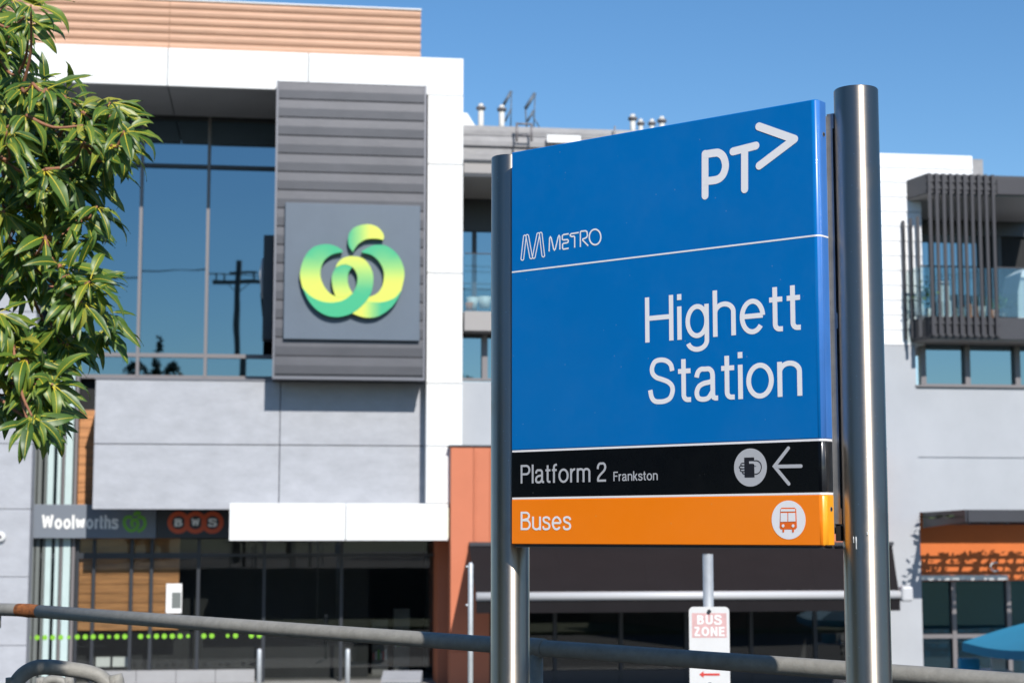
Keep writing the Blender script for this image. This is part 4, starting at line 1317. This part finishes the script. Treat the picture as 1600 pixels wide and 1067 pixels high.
# roof parapet behind: stepped light steel
DR = -3.2
xR0, xR1 = fx(715, 215, DR), fx(1012, 215, DR)
zz0, zz1 = fz(760, 252, DR), fz(760, 196, DR)
hh = zz1 - zz0
for i, (f0, f1, dd) in enumerate(((0, .40, .06), (.402, .70, .0), (.702, 1.0, .05))):
    mb = MB()
    a, b = zz0 + hh * f0, zz0 + hh * f1
    mb.prism([(xR0, y, z) for y, z in ((3.2 + dd, a), (3.17 + dd, a + .02), (3.16 + dd, (a + b) / 2), (3.18 + dd, b - .02), (3.2 + dd, b), (3.6, b), (3.6, a))], (xR1 - xR0, 0, 0))
    mb.build('roof_sheet', 'roof_steel', AP)
box('roof_end_cap', fx(853, 215, DR), fx(905, 215, DR), 3.0, 3.05, fz(880, 226, DR), fz(880, 221, DR) + .1, 'white_panel', AP)
box('roof_seam', fx(958, 215, DR), fx(960, 215, DR), 3.05, 3.1, zz0 + hh * .5, zz1 + .05, 'frame_bronze', AP)
mb = MB(); mb.prism([(fx(p, y, DR - .5), 3.7, fz(p, y, DR - .5)) for p, y in ((700, 200), (700, 174), (730, 177), (740, 193), (746, 200))], (0, 1.2, 0)).build('skylight_hood', 'white_panel', AP)
def vent(px, ytop, ybot, wpx, label):
    DV = -4.2
    x, z1 = fp(px, ytop, DV); z0 = fz(px, 230, DV)
    r_ = wpx / 2 * 41 / 2700
    o = empty('roof_vent', label, 'vent', FAC @ Matrix.Translation((x, 4.2, z0)), 'roof vents')
    hgt = z1 - z0
    MB().tube([(0, 0, 0), (0, 0, hgt - .06)], r_, 16).build('vent_pipe', 'vent_white', o)
    MB().lathe([(r_ * .9, hgt - .17), (r_ * 1.7, hgt - .15), (r_ * 1.7, hgt - .09)], n=16).build('cowl_rim', 'frame_bronze', o)
    MB().lathe([(r_ * 1.69, hgt - .092), (r_ * .9, hgt - .06), (r_ * .8, hgt - .01), (0, hgt)], n=16).build('cowl', 'vent_white', o)
vent(751.5, 162, 196, 9, 'roof vent pipe next to the white column')
vent(784, 164, 196, 9, 'roof vent pipe by the slanted roof frame')
vent(988.5, 178.5, 205, 9, 'leftmost vent pipe of the four above the blue sign')
vent(1001, 186, 205, 7.5, 'short second vent pipe of the four above the blue sign')
vent(1018.5, 186, 205, 7.5, 'short third vent pipe of the four above the blue sign')
vent(1034, 182, 205, 9, 'rightmost vent pipe of the four above the blue sign')
def roof_frame(pts, posts, label, name):
    DV = -4.6
    o = empty(name, label, 'frame', FAC)
    P = lambda p: Vector((fx(p[0], p[1], DV), 4.6, fz(p[0], p[1], DV)))
    for a, b, w_ in pts:
        MB().tube([P(a), P(b)], w_, 8).build('bar', 'logo_panel', o)
roof_frame((((787, 164), (799, 143), .04), ((787, 164), (785, 200), .02), ((799, 145), (798, 200), .015), ((789, 190), (799, 170), .025)), None, 'slanted blue roof frame behind the vent pipes', 'roof_frame')
roof_frame((((821, 170), (836, 146), .045), ((821, 170), (823, 200), .02), ((836, 148), (834, 200), .015), ((824, 190), (834, 173), .03), ((832, 180), (843, 200), .015)), None, 'slanted blue roof frame above the roof ladder', 'roof_frame')
ld = empty('roof_ladder', 'short dark roof ladder on the grey parapet', 'ladder', FAC)
P = lambda p: Vector((fx(p[0], p[1], -3.0), 2.95, fz(p[0], p[1], -3.0)))
for a, b, w_ in (((807, 222), (807, 193), .028), ((830, 222), (830, 194), .028)): MB().tube([P(a), P(b)], w_, 8).build('stile', 'frame_bronze', ld)
for a, b, w_ in (((806, 194.5), (831, 195), .025), ((808, 212), (830, 213), .018)): MB().tube([P(a), P(b)], w_, 8).build('rung', 'frame_bronze', ld)

# ------------------------------------------------------------------ cafe under the apartments at the right
CF = empty('cafe_building', 'cafe shopfront with orange signboard and dark gridded windows', 'building', FAC)
DQ = -1.2
xk0 = xwc + .01; xk1 = fx(1690, 900, DQ)
zq0, zq1 = fz(1520, 907, DQ), fz(1520, 818, DQ)
box('signboard', xk0, xk1, -DQ, -DQ + .12, zq0, zq1 + .6, 'orange_signboard', CF)
box('light_bar', xk0 + .05, fx(1571, 905, DQ), -DQ - .16, -DQ - .05, zq0 + .02, zq0 + .13, 'post_zinc', CF)
xc_ = [fx(p, 990, DQ - .1) for p in (1437, 1491, 1577, 1665)]
ztr = fz(1520, 993, DQ - .1)
for a, b in zip(xc_, xc_[1:]):
    box('window_pane', a + .05, b - .05, -DQ + .15, -DQ + .17, ztr + .05, zq0 - .02, 'glass_cafe', CF)
    box('window_pane', a + .05, b - .05, -DQ + .15, -DQ + .17, GZ + .1, ztr - .05, 'glass_cafe', CF)
for x in xc_: box('mullion', x - .05, x + .05, -DQ + .06, -DQ + .2, GZ, zq0 - .002, 'frame_bronze', CF)
box('transom', xc_[0], xc_[-1], -DQ + .07, -DQ + .19, ztr - .045, ztr + .045, 'frame_bronze', CF)
box('room_wall', xk0, xk1, -DQ + 1.4, -DQ + 1.5, GZ, zq1 + .5, 'interior_teal', CF)
box('recess_ceiling', xk0, xk1, .62, 1.3, zcaf + .4, zcaf + .45, 'soffit_warm', CF)
# ragged handwritten mark on the board stands as raised metal scroll
sx_, sz_ = fp(1552, 885, DQ)
MB().tube([(sx_ + .11 * math.cos(R(a)), -DQ - .1, sz_ + .10 * math.sin(R(a))) for a in range(60, 330, 15)], .022, 8).build('scroll_hook', 'post_zinc', CF)
# pergola
PGO = empty('cafe_pergola', 'dark slatted pergola roof projecting over the cafe front', 'pergola', FAC)
DPG = 1.9
zp0_, zp1_ = fz(1545, 815, DPG), fz(1545, 796, DPG)
xg = fx(1508, 806, DPG)
xw_l = fx(1441, 812, -.3)
mb = MB(); mb.prism([(xw_l, .28, zp0_ - .12), (xw_l, .28, zp1_ - .03), (xg, -DPG, zp1_), (xg, -DPG, zp0_)], (.06, .02, 0)).build('side_beam', 'dark_metal', PGO)
box('front_beam', xg + .07, xk1, -DPG, -DPG + .08, zp0_, zp1_, 'dark_metal', PGO)
for i in range(9):                                # thin slats across the roof, unevenly spaced
    y = -DPG + .12 + i * .235 + rnd.uniform(-.015, .015)
    t = (y + DPG) / (.28 + DPG)
    xl_ = xg + (xw_l - xg) * t + .08
    box('roof_slat', xl_, xk1, y, y + .05, zp0_ + .03, zp0_ + .07, 'dark_metal', PGO)
for i in range(10):
    x = xg + .1 + i * .42
    box('rafter', x, x + .06, -DPG + .085, .27, zp0_ - .05, zp0_ + .028, 'dark_metal', PGO)
# vine over the pergola breaks the sun into dapples
mb = MB()
for i in range(900):
    x = rnd.uniform(xg - .2, xk1); y = rnd.uniform(-DPG + .1, .2)
    z = zp0_ + .09 + rnd.uniform(0, .05)
    a = rnd.uniform(0, 6.3); s = rnd.uniform(.05, .11)
    c_, s_ = math.cos(a) * s, math.sin(a) * s
    tz = rnd.uniform(-.03, .03)
    mb.add([(x - c_, y - s_, z), (x + s_ * .5, y - c_ * .5, z + tz), (x + c_, y + s_, z + .01), (x - s_ * .5, y + c_ * .5, z - tz)], [(0, 1, 2, 3)])
v_ = mb.build('vine_leaves', 'leaf_far', PGO, fix=False); v_['kind'] = 'stuff'
# blue umbrella
UY = 33.0
uc = at(1650, 974, UY)
UM = empty('cafe_umbrella', 'bright blue market umbrella at the cafe, cut by the picture edge', 'umbrella', Matrix.Translation((uc.x, UY, GZ)) @ Matrix.Rotation(R(12), 4, 'Z'))
zu0 = at(1518, 1008, UY).z - GZ; zu1 = at(1640, 962, UY).z - GZ
hw_ = uc.x - at(1518, 1008, UY).x
hw_ *= .80
cor = [(-hw_, -hw_), (hw_, -hw_), (hw_, hw_), (-hw_, hw_)]
for i in range(4):
    a, b = cor[i], cor[(i + 1) % 4]
    mb = MB()
    n = 8
    vs, fs = [], []
    for j in range(n + 1):
        s = j / n
        for q_ in range(n + 1):
            t = q_ / n
            x = (a[0] + (b[0] - a[0]) * t) * s; y = (a[1] + (b[1] - a[1]) * t) * s
            z = zu1 + (zu0 - zu1) * s - .05 * math.sin(math.pi * t) * s + .04 * math.sin(math.pi * s)
            vs.append((x, y, z))
    vs += [(v[0] * .999, v[1] * .999, v[2] - .012) for v in vs[:]]
    N = (n + 1) ** 2
    for j in range(n):
        for q_ in range(n):
            f = (j * (n + 1) + q_, j * (n + 1) + q_ + 1, (j + 1) * (n + 1) + q_ + 1, (j + 1) * (n + 1) + q_)
            fs.append(f); fs.append(tuple(v + N for v in reversed(f)))
    mb.add(vs, fs, 0, True).build('canopy_panel', 'umbrella_blue', UM, fix=False)
    mv = MB()
    vv, ff = [], []
    for q_ in range(n + 1):
        t = q_ / n
        x = a[0] + (b[0] - a[0]) * t; y = a[1] + (b[1] - a[1]) * t
        z = zu0 - .05 * math.sin(math.pi * t) - .003
        vv += [(x, y, z), (x * 1.004, y * 1.004, z - .16)]
    for q_ in range(n): ff.append((2 * q_, 2 * q_ + 1, 2 * q_ + 3, 2 * q_ + 2))
    mv.add(vv, ff).build('valance', 'umbrella_blue', UM, fix=False)
    MB().tube([(0, 0, zu1 - .03), (a[0] * .97, a[1] * .97, zu0 - .03)], .014, 6).build('rib', 'white_bar', UM)
MB().tube([(0, 0, 0), (0, 0, zu1 + .08)], .028, 12).build('pole', 'white_bar', UM)
MB().lathe([(0, .06), (.28, .05), (.3, 0)]).build('base', 'dark_metal', UM)
# things on the tables behind the umbrella
def table(px, py, Y, label):
    p = at(px, py, Y)
    o = empty('cafe_table', label, 'table', Matrix.Translation((p.x, Y, GZ)))
    h_ = p.z - GZ
    box('table_top', -.5, .5, -.35, .35, h_ - .04, h_, 'cloth_white', o, .01)
    MB().tube([(0, 0, 0), (0, 0, h_ - .04)], .03, 10).build('leg', 'frame_dark', o)
    MB().lathe([(0, .03), (.22, .025), (.24, 0)]).build('base', 'frame_dark', o)
    return p
tp = table(1536, 1046, 34.2, 'white topped cafe table at the foot of the dark windows')
bx = box('blue_box', -.19, .19, -.12, .12, 0, .22, 'umbrella_blue', None, .01)
bx.location = (tp.x - .28, 34.2, tp.z); tag(bx, 'small blue box on the white cafe table', 'box')
jar = empty('menu_holder', 'white menu holder with a blue top on the cafe table', 'menu holder', Matrix.Translation((tp.x + .3, 34.2, tp.z)))
box('card', -.14, .14, -.02, .02, 0, .42, 'pot_white', jar); box('card_header', -.17, .17, -.025, .025, .421, .56, 'umbrella_blue', jar)

# balcony things
def pot(px, py, d_, r_, h_, m, label, plant=None, group=None):
    x, z = fp(px, py, d_)
    o = empty('potted_plant' if plant else 'plant_pot', label, 'plant pot', FAC @ Matrix.Translation((x, -d_, z)), group)
    MB().lathe([(0, 0), (r_ * .75, 0), (r_, h_), (r_ * .88, h_), (r_ * .8, h_ * .85), (0, h_ * .85)], n=16).build('pot', m, o)
    if plant:
        mb = MB()
        for i in range(130):
            a = rnd.uniform(0, 6.28); e = rnd.uniform(-.2, 1.5); L = plant * .55 * rnd.uniform(.4, 1)
            dr = Vector((math.cos(a) * math.cos(e), math.sin(a) * math.cos(e), math.sin(e)))
            sd = Vector((-math.sin(a), math.cos(a), 0)) * .03
            b_ = Vector((0, 0, h_ * .85 + plant * .3)) + dr * L * rnd.uniform(.3, 1)
            t_ = b_ + Vector((rnd.uniform(-1, 1), rnd.uniform(-1, 1), rnd.uniform(-1, .6))).normalized() * .09
            mm = (b_ + t_) / 2
            mb.add([b_, mm + sd, t_, mm - sd], [(0, 1, 2, 3)])
        mb.build('foliage', 'leaf_bright', o, fix=False)
pot(738, 482, -.15, .13, .24, 'pot_white', 'white pot behind the glass balustrade beside the white column', .0)
pot(757, 481, -.15, .15, .24, 'pot_white', 'wider white pot behind the glass balustrade close to the steel post', .0)
pot(733, 484.5, .0, .09, .16, 'pot_orange', 'small orange pot on the balcony edge beside the white column', .0)
pot(1447, 500, .2, .13, .25, 'pot_white', 'leafy potted plant at the balcony corner behind the slat screen', .9)
pot(1534, 500, .2, .10, .30, 'pot_white', 'slender white pot behind the slat screen', .5)
pot(1551, 500, .2, .10, .22, 'pot_orange', 'orange pot at the edge of the slat screen', .35)
pot(1566, 503, .2, .14, .20, 'dark_metal', 'low bushy potted plant beside the white balcony cover', .65)
for i, (px, w_, h_, m, lab) in enumerate(((1478, .30, .85, 'cloth_white', 'white chair back behind the slat screen'), (1517, .22, .7, 'pot_orange', 'orange storage box behind the slat screen'), (1497, .35, .5, 'fin_grey', 'grey storage box behind the slat screen'))):
    x, z = fp(px, 498, .1)
    o = box('balcony_box' if i else 'balcony_chair', -w_ / 2, w_ / 2, -.15, .15, 0, h_ * .45, m, None, .03)
    o.matrix_world = FAC @ Matrix.Translation((x, -.1, z)); tag(o, lab, 'box' if i else 'chair')
    if i == 0:
        box('backrest', -w_ / 2, w_ / 2, .11, .15, h_ * .46, h_, m, o, .01)
cv = empty('furniture_cover', 'white draped furniture cover on the balcony', 'cover', FAC)
xa_, za_c = fp(1570, 505, .0)
vs, fs = [], []
prof = [(0, 0), (.02, .7), (.12, 1.15), (.35, 1.28), (1.6, 1.22), (2.2, .9), (2.4, 0)]
mb = MB(); mb.prism([(xa_ + .25 + x, -.15, za_c + z) for x, z in prof], (0, .9, 0)).build('cover_cloth', 'cloth_white', cv)

# steel bollards on the footpath
for px, lab in ((405.5, 'steel bollard before the left dark shop window'), (543.5, 'steel bollard before the wide dark shop window')):
    Y = 32.0
    t = at(px, 1013, Y)
    o = empty('bollard', lab, 'bollard', Matrix.Translation((t.x, Y, GZ)), 'footpath bollards')
    hgt = t.z - GZ
    MB().tube([(0, 0, 0), (0, 0, hgt - .03), (0, 0, hgt)], [.043, .043, .03], 20).build('bollard_post', 'post_zinc', o)
    MB().lathe([(0, .012), (.09, .012), (.09, 0)]).build('bollard_base', 'post_zinc', o)
# street bin in front of the dark glazing
p = at(628, 1049, 33)
bn = empty('street_bin', 'dark street bin with pale sloping lid before the shop window', 'bin', Matrix.Translation((p.x, 33, GZ)))
hb_ = p.z - GZ
box('bin_body', -.36, .36, -.3, .3, 0, hb_ - .18, 'frame_dark', bn, .02)
mb = MB(); mb.prism([(-.37, -.31, hb_ - .179), (-.37, -.31, hb_ - .12), (-.37, .31, hb_), (-.37, .31, hb_ - .179)], (.74, 0, 0)).build('bin_lid', 'plinth_stone', bn)

# ------------------------------------------------------------------ tree at the left edge
def leaf_mesh(name, curl, width, fold):
    n = 9
    mb = MB()
    vs, fs, rib, rfs = [], [], [], []
    pet = .13
    y, z, ang = 0.0, 0.0, 0.30
    pts = []
    for i in range(n + 3):
        pts.append((y, z, ang))
        st = pet / 2 if i < 2 else (1 - pet) / n
        y += math.cos(ang) * st; z += math.sin(ang) * st
        ang -= (.10 if i < 2 else curl / n) * (1.4 if i > n * .6 else .8)
    nb_ = len(pts)
    for i in range(2, nb_):
        t = (i - 2) / (nb_ - 3)
        w_ = width * (math.sin(math.pi * min(1, t ** .80)) ** .85) * (1 - .25 * t) + .002
        y, z, a = pts[i]
        wob = .012 * math.sin(t * 17)
        vs += [(-w_, y, z + w_ * fold + wob), (0, y, z), (w_, y, z + w_ * fold - wob)]
    m_ = nb_ - 2
    for i in range(m_ - 1):
        for k_ in (0, 1): fs.append((3 * i + k_, 3 * i + k_ + 1, 3 * i + k_ + 4, 3 * i + k_ + 3))
    mb.add(vs, fs, 0, True)
    for i in range(nb_ - 1):
        y, z, a = pts[i]
        rw = .014 if i < 3 else .011 * (1 - i / nb_) + .002
        up = .004
        rib += [(-rw, y, z + up), (rw, y, z + up)]
    for i in range(nb_ - 2): rfs.append((2 * i, 2 * i + 1, 2 * i + 3, 2 * i + 2))
    mb.add(rib, rfs, 1, True)
    return mb
LEAVES = [leaf_mesh('leaf', c, w_, f) for c, w_, f in ((.7, .13, .30), (1.1, .12, .38), (.4, .14, .25), (1.3, .13, .35), (.8, .15, .2), (.25, .11, .45), (1.6, .13, .42), (1.0, .10, .5))]
LEAF_ME = [l.mesh('leaf', ['leaf_blade', 'leaf_rib'], False) for l in LEAVES]
TS = 0.68
tree_base = Vector((-1.85, 4.15, NEAR_Z))
TREE = empty('street_tree', 'broad leaved green tree reaching into the left side of the picture', 'tree', Matrix.Translation(tree_base))
edge = [(-60, 60), (0, 50), (35, 62), (75, 30), (105, 40), (130, 95), (160, 185), (200, 195), (250, 190), (290, 165), (330, 170), (380, 128), (430, 128), (480, 165), (520, 172), (560, 150), (600, 120), (640, 88), (680, 58), (715, 40)]
def xmax(y):
    for (a, b), (c, d_) in zip(edge, edge[1:]):
        if a <= y <= c: return b + (d_ - b) * (y - a) / (c - a)
    return 30
whorls = []
for x, y in ((22, 40), (10, 85), (48, 8), (28, 118), (70, 140), (100, 150), (128, 175), (92, 212), (130, 196), (172, 160), (194, 205), (186, 222), (164, 250), (176, 180), (60, 205), (40, 180), (12, 225),
             (88, 318), (152, 322), (120, 345), (56, 420), (25, 430), (128, 470), (168, 488), (140, 440), (106, 538), (92, 520), (3, 495), (60, 590), (40, 560), (82, 600), (20, 540),
             (75, 655), (50, 650), (62, 632), (30, 380), (70, 370), (110, 280), (70, 265), (30, 290), (150, 290), (105, 430), (5, 330)):
    whorls.append((x, y, rnd.uniform(5.0, 5.45) * TS, 1))
for x, y, Y, f in list(whorls):                   # smaller side shoots round each leading shoot
    for k_ in range(2):
        whorls.append((x - abs(rnd.gauss(14, 16)), y + rnd.gauss(4, 20), Y + rnd.uniform(0, .12), 1))
while len(whorls) < 330:
    y = rnd.uniform(-60, 640); x = rnd.uniform(-160, xmax(y) - 28)
    if 355 < y < 415 and x > 60: continue
    if 430 < y < 500 and x < 60 and rnd.random() < .75: continue
    whorls.append((x, y, rnd.uniform(5.3, 6.4) * TS, 0))
whorls = [w_ for w_ in whorls if not (60 < w_[1] < 122 and w_[0] > (8 if w_[1] < 112 else 45)) or (w_[0], w_[1]) == (28, 118)]
leafdata = []
for (x, y, Y, front) in whorls:
    c = at(x, y, Y)
    nl = rnd.randint(6, 11)
    a0 = rnd.uniform(0, 6.28)
    for k_ in range(nl):
        a = a0 + k_ * 6.283 / nl + rnd.uniform(-.35, .35)
        # spread in a rosette about an outward, slightly raised twig, then hang
        out = Vector((.55, -.55, .35))
        e1 = Vector((.7, .7, 0)); e2 = Vector((-.25, .25, .75))
        dr = (e1 * math.cos(a) + e2 * math.sin(a) * .8 + out * rnd.uniform(.1, .7) + Vector((.15, 0, -rnd.uniform(.25, 1.15)))).normalized()
        if dr.x < -.4 and rnd.random() < .4: dr.x *= -1
        nm = Vector((rnd.uniform(-.15, .6), rnd.uniform(-1.0, -.15), rnd.uniform(.1, 1.1)))
        nm = (nm - dr * nm.dot(dr)).normalized()
        xx = dr.cross(nm)
        L = (.060 + .078 * rnd.random() ** .9) * TS * (1.12 if front else 1.0)
        M = Matrix.Translation(c + dr * .006) @ Matrix(((xx.x, dr.x, nm.x, 0), (xx.y, dr.y, nm.y, 0), (xx.z, dr.z, nm.z, 0), (0, 0, 0, 1))) @ Matrix.Diagonal((L, L, L, 1))
        leafdata.append((front, x, M, rnd.randrange(len(LEAVES))))
leafdata.sort(key=lambda q_: -(q_[0] * 10 + (1 if q_[1] > 5 else 0) * 5 - (q_[2].translation.y)))
TI = Matrix.Translation(-tree_base)
cnt = 0
rest = MB(); shades = []
for front, x, M, li in leafdata:
    if cnt < 300 and front and x > -20:
        o = bpy.data.objects.new('leaf', LEAF_ME[li]); link(o, TREE); o.matrix_local = TI @ M; cnt += 1
    else:
        l = LEAVES[li]
        MM = TI @ M
        k_ = len(rest.v)
        rest.v += [tuple(MM @ Vector(p)) for p in l.v]
        rest.f += [tuple(i + k_ for i in f) for f in l.f]
        rest.mi += l.mi; rest.sm += l.sm
        shades += [rnd.random()] * len(l.v)
# the rest of the crown, outside the picture
for i in range(6500):
    th, ph = rnd.uniform(0, 6.28), math.acos(rnd.uniform(-1, 1))
    r_ = rnd.uniform(.55, 1) ** .5
    p = tree_base + Vector((-.15 + .85 * r_ * math.sin(ph) * math.cos(th), .1 + .8 * r_ * math.sin(ph) * math.sin(th), 2.15 + .8 * r_ * math.cos(ph)))
    d_ = p - CAM
    if d_.y > 0 and d_.x / d_.y > -.33: continue
    L = rnd.uniform(.09, .125)
    MM = TI @ Matrix.Translation(p) @ Matrix.Rotation(rnd.uniform(0, 6.28), 4, 'Z') @ Matrix.Rotation(rnd.uniform(-.8, .4), 4, 'X') @ Matrix.Diagonal((L, L, L, 1))
    l = LEAVES[rnd.randrange(len(LEAVES))]
    k_ = len(rest.v)
    rest.v += [tuple(MM @ Vector(q_)) for q_ in l.v]
    rest.f += [tuple(i_ + k_ for i_ in f) for f in l.f]
    rest.mi += l.mi; rest.sm += l.sm
    shades += [rnd.random()] * len(l.v)
cro = rest.build('crown', ['leaf_blade', 'leaf_rib'], TREE, fix=False)
cro['kind'] = 'stuff'
at_ = cro.data.attributes.new('shade', 'FLOAT', 'POINT')
at_.data.foreach_set('value', shades)
# trunk, limbs and twigs
T0 = Vector((0, 0, 0))
MB().tube([(0, 0, -.05), (.02, 0, .6), (-.02, .02, 1.3), (.03, 0, 1.9), (0, .05, 2.7)], [.085, .07, .06, .05, .02], 14).build('trunk', 'bark', TREE)
limbs = []
for (x, y, Y), z0 in (((-60, 620, 3.9), 1.1), ((-40, 480, 3.85), 1.3), ((-30, 330, 3.85), 1.5), ((-30, 190, 3.8), 1.7), ((-60, 40, 3.85), 1.9)):
    e = at(x, y, Y) - tree_base
    s = Vector((0, .01, z0))
    pts = [s, s.lerp(e, .35) + Vector((0, 0, .10)), s.lerp(e, .7) + Vector((0, -.05, .06)), e]
    pts = [Vector(p) for p in smooth([tuple(p) for p in pts], 5)]
    MB().tube(pts, [.022 - .015 * i / (len(pts) - 1) for i in range(len(pts))], 10).build('branch', 'bark', TREE)
    limbs += pts[6:]
tw = MB()
for (x, y, Y, front) in whorls:
    c = at(x, y, Y) - tree_base
    cand = [at(w_[0], w_[1], w_[2]) - tree_base for w_ in whorls if w_[0] < x - 12] + limbs
    s = min(cand, key=lambda q_: (q_ - c).length + (.4 if q_.x > c.x else 0))
    mid = s.lerp(c, .55) + Vector((rnd.uniform(-.01, .01), rnd.uniform(-.01, .03), -.015))
    pts = [Vector(p) for p in smooth([tuple(s), tuple(mid), tuple(c)], 5)]
    k_ = len(pts)
    tw.tube(pts, [.0042 - .0021 * i / (k_ - 1) for i in range(k_)], 7)
tw.build('twigs', 'twig', TREE, fix=False)['kind'] = 'stuff'
e0, e1 = at(-30, 600, 3.55) - tree_base, at(70, 660, 3.55) - tree_base
MB().tube([Vector(p) for p in smooth([tuple(e0), tuple(at(22, 640, 3.55) - tree_base), tuple(at(48, 655, 3.55) - tree_base), tuple(e1)], 5)], .0032, 8).build('twig', 'twig', TREE)

# ------------------------------------------------------------------ what the glass mirrors: pole, wires, trees and station; plus unseen trees added against sky fill
def mirrored(px, py, dist, d_pl=D_WIN):
    n_ = FAC.to_3x3() @ Vector((0, -1, 0))
    P0 = FAC @ Vector((0, -d_pl, 0))
    v = ray(px, py).normalized()
    t = (P0 - CAM).dot(n_) / v.dot(n_)
    h_ = CAM + v * t
    r_ = v - n_ * 2 * v.dot(n_)
    return h_ + r_ * dist
pc = mirrored(377, 437, 46.0)
UP = empty('utility_pole', 'wooden power pole with crossarm mirrored in the upper windows', 'pole', Matrix.Translation((pc.x, pc.y, -.05)) @ Matrix.Rotation(FAC_ROT + R(8), 4, 'Z'))
hp_ = mirrored(374, 402, 46.0).z + .05
ha = pc.z + .05
MB().tube([(0, 0, 0), (0, 0, hp_)], [.20, .14], 14).build('pole', 'wood_pole', UP)
box('crossarm', -1.35, 1.35, -.24, -.14, ha - .10, ha + .10, 'wood_pole', UP)
box('crossarm', -.5, .9, -.25, -.15, ha + .45, ha + .57, 'wood_pole', UP)
for x in (-1.15, -.75, .75, 1.15):
    MB().lathe([(0, ha + .45), (.045, ha + .42), (.05, ha + .30), (.03, ha + .25), (.05, ha + .2), (.03, ha + .071)], (x, -.09, 0), 10).build('insulator', 'frame_dark', UP)
MB().tube([(-.6, -.09, ha - .06), (0, -.1, ha - .6)], .02, 6).build('brace', 'wood_pole', UP)
MB().tube([(.6, -.09, ha - .06), (0, -.1, ha - .6)], .02, 6).build('brace', 'wood_pole', UP)
MU = UP.matrix_world.copy()
for i, (x, lab) in enumerate(((-1.15, 'outer overhead wire on the shop side of the pole'), (-.75, 'inner overhead wire on the shop side of the pole'), (.75, 'inner overhead wire on the station side of the pole'), (1.15, 'outer overhead wire on the station side of the pole'))):
    a = MU @ Vector((x, -.09, ha + .46))
    b = a + (FAC.to_3x3() @ Vector((-42, 3 * (x), 1.5)))
    c = a + (FAC.to_3x3() @ Vector((42, 2 * x, 1.0)))
    pts = []
    for e_, f_ in ((b, a), (a, c)):
        for j in range(16):
            t = j / 15
            p = e_.lerp(f_, t); p.z -= 1.1 * 4 * t * (1 - t)
            if j or not pts: pts.append(p)
    o = MB().tube(pts, .014, 5).build('overhead_wire', 'wire_black')
    tag(o, lab, 'wire', 'overhead wires')
def far_tree(px, py, dist, wpx, label, conif=False):
    top = mirrored(px, py, dist)
    root = empty('far_tree', label, 'tree', Matrix.Translation((top.x, top.y, -.2)), 'trees mirrored in the glass')
    h_ = top.z + .2
    r0 = wpx * (dist + 40) / 2700 / 2
    MB().tube([(0, 0, 0), (0, 0, h_ * .9)], [.22, .04], 10).build('trunk', 'bark', root)
    mb = MB()
    for i in range(1500):
        if conif:
            t = rnd.random() ** .7; z = h_ * (1 - .8 * t); R_ = r0 * (.12 + .88 * t)
        else:
            th = rnd.uniform(-1, 1); z = h_ * .62 + h_ * .38 * th; R_ = r0 * math.sqrt(max(0, 1 - th * th)) * (1 + .25 * math.sin(th * 9))
        a = rnd.uniform(0, 6.28); rr2 = R_ * rnd.uniform(.3, 1) ** .5
        c = Vector((math.cos(a) * rr2, math.sin(a) * rr2, z))
        u_ = Vector((rnd.uniform(-1, 1), rnd.uniform(-1, 1), rnd.uniform(-.6, .6))).normalized() * rnd.uniform(.12, .26)
        w_ = u_.cross(Vector((rnd.uniform(-1, 1), rnd.uniform(-1, 1), 1))).normalized() * .10
        mb.add([c - u_, c + w_, c + u_, c - w_], [(0, 1, 2, 3)])
    mb.build('crown', 'leaf_far', root, fix=False)
far_tree(243, 528, 52, 45, 'narrow pointed tree mirrored low in the upper windows', True)
far_tree(215, 565, 50, 60, 'round tree mirrored beside the pointed tree in the windows')
far_tree(268, 566, 56, 55, 'second round tree mirrored right of the pointed tree')
for i, (x, y, h_, r_, lab) in enumerate(((-9, -13, 8, 3.0, 'added unseen tree behind the viewer, left of the path'), (13, -26, 11, 4.5, 'added unseen spreading tree behind the viewer beside the station'), (-20, -4, 9, 3.5, 'added unseen broad tree at the far left of the forecourt'), (-13, 0.5, 8, 2.6, 'added unseen rounded tree left of the forecourt edge'), (-15, -9, 9, 3.2, 'added unseen dense tree at the left behind the viewer'), (-3, -24, 10, 3.6, 'added unseen tall tree straight behind the viewer'), (22, -12, 10, 4.0, 'added unseen tall tree behind the brick station building'), (5, -30, 9, 3.5, 'added unseen middle tree of the row behind the viewer'))):
    root = empty('unseen_tree', lab, 'tree', Matrix.Translation((x, y, NEAR_Z)))  # unseen trees added to cut sky fill and darken reflections in steel and sign
    MB().tube([(0, 0, 0), (.1, 0, h_ * .5), (0, 0, h_ * .85)], [.22, .15, .05], 10).build('trunk', 'bark', root)
    mb = MB()
    for k_ in range(1400):
        th = rnd.uniform(-1, 1); a = rnd.uniform(0, 6.28)
        R_ = r_ * math.sqrt(1 - th * th) * rnd.uniform(.4, 1) ** .5
        c = Vector((math.cos(a) * R_, math.sin(a) * R_, h_ * .66 + h_ * .34 * th))
        u_ = Vector((rnd.uniform(-1, 1), rnd.uniform(-1, 1), rnd.uniform(-.6, .6))).normalized() * rnd.uniform(.15, .3)
        w_ = u_.cross(Vector((rnd.uniform(-1, 1), rnd.uniform(-1, 1), 1))).normalized() * .13
        mb.add([c - u_, c + w_, c + u_, c - w_], [(0, 1, 2, 3)])
    mb.build('crown', 'leaf_far', root, fix=False)
# station building behind and right of the viewer
ST = empty('station_building', 'low brown brick station building right of the forecourt', 'building', Matrix.Translation((13.8, 13.0, NEAR_Z)) @ Matrix.Rotation(R(84), 4, 'Z'))
box('brick_wall', -4, 4, -2.5, 2.5, -2.0, 3.1, 'brown_brick', ST)
box('roof', -4.6, 4.6, -3.1, 3.1, 3.102, 3.4, 'roof_tin', ST)
box('door', -3.4, -2.4, -2.56, -2.502, 0, 2.1, 'frame_dark', ST)
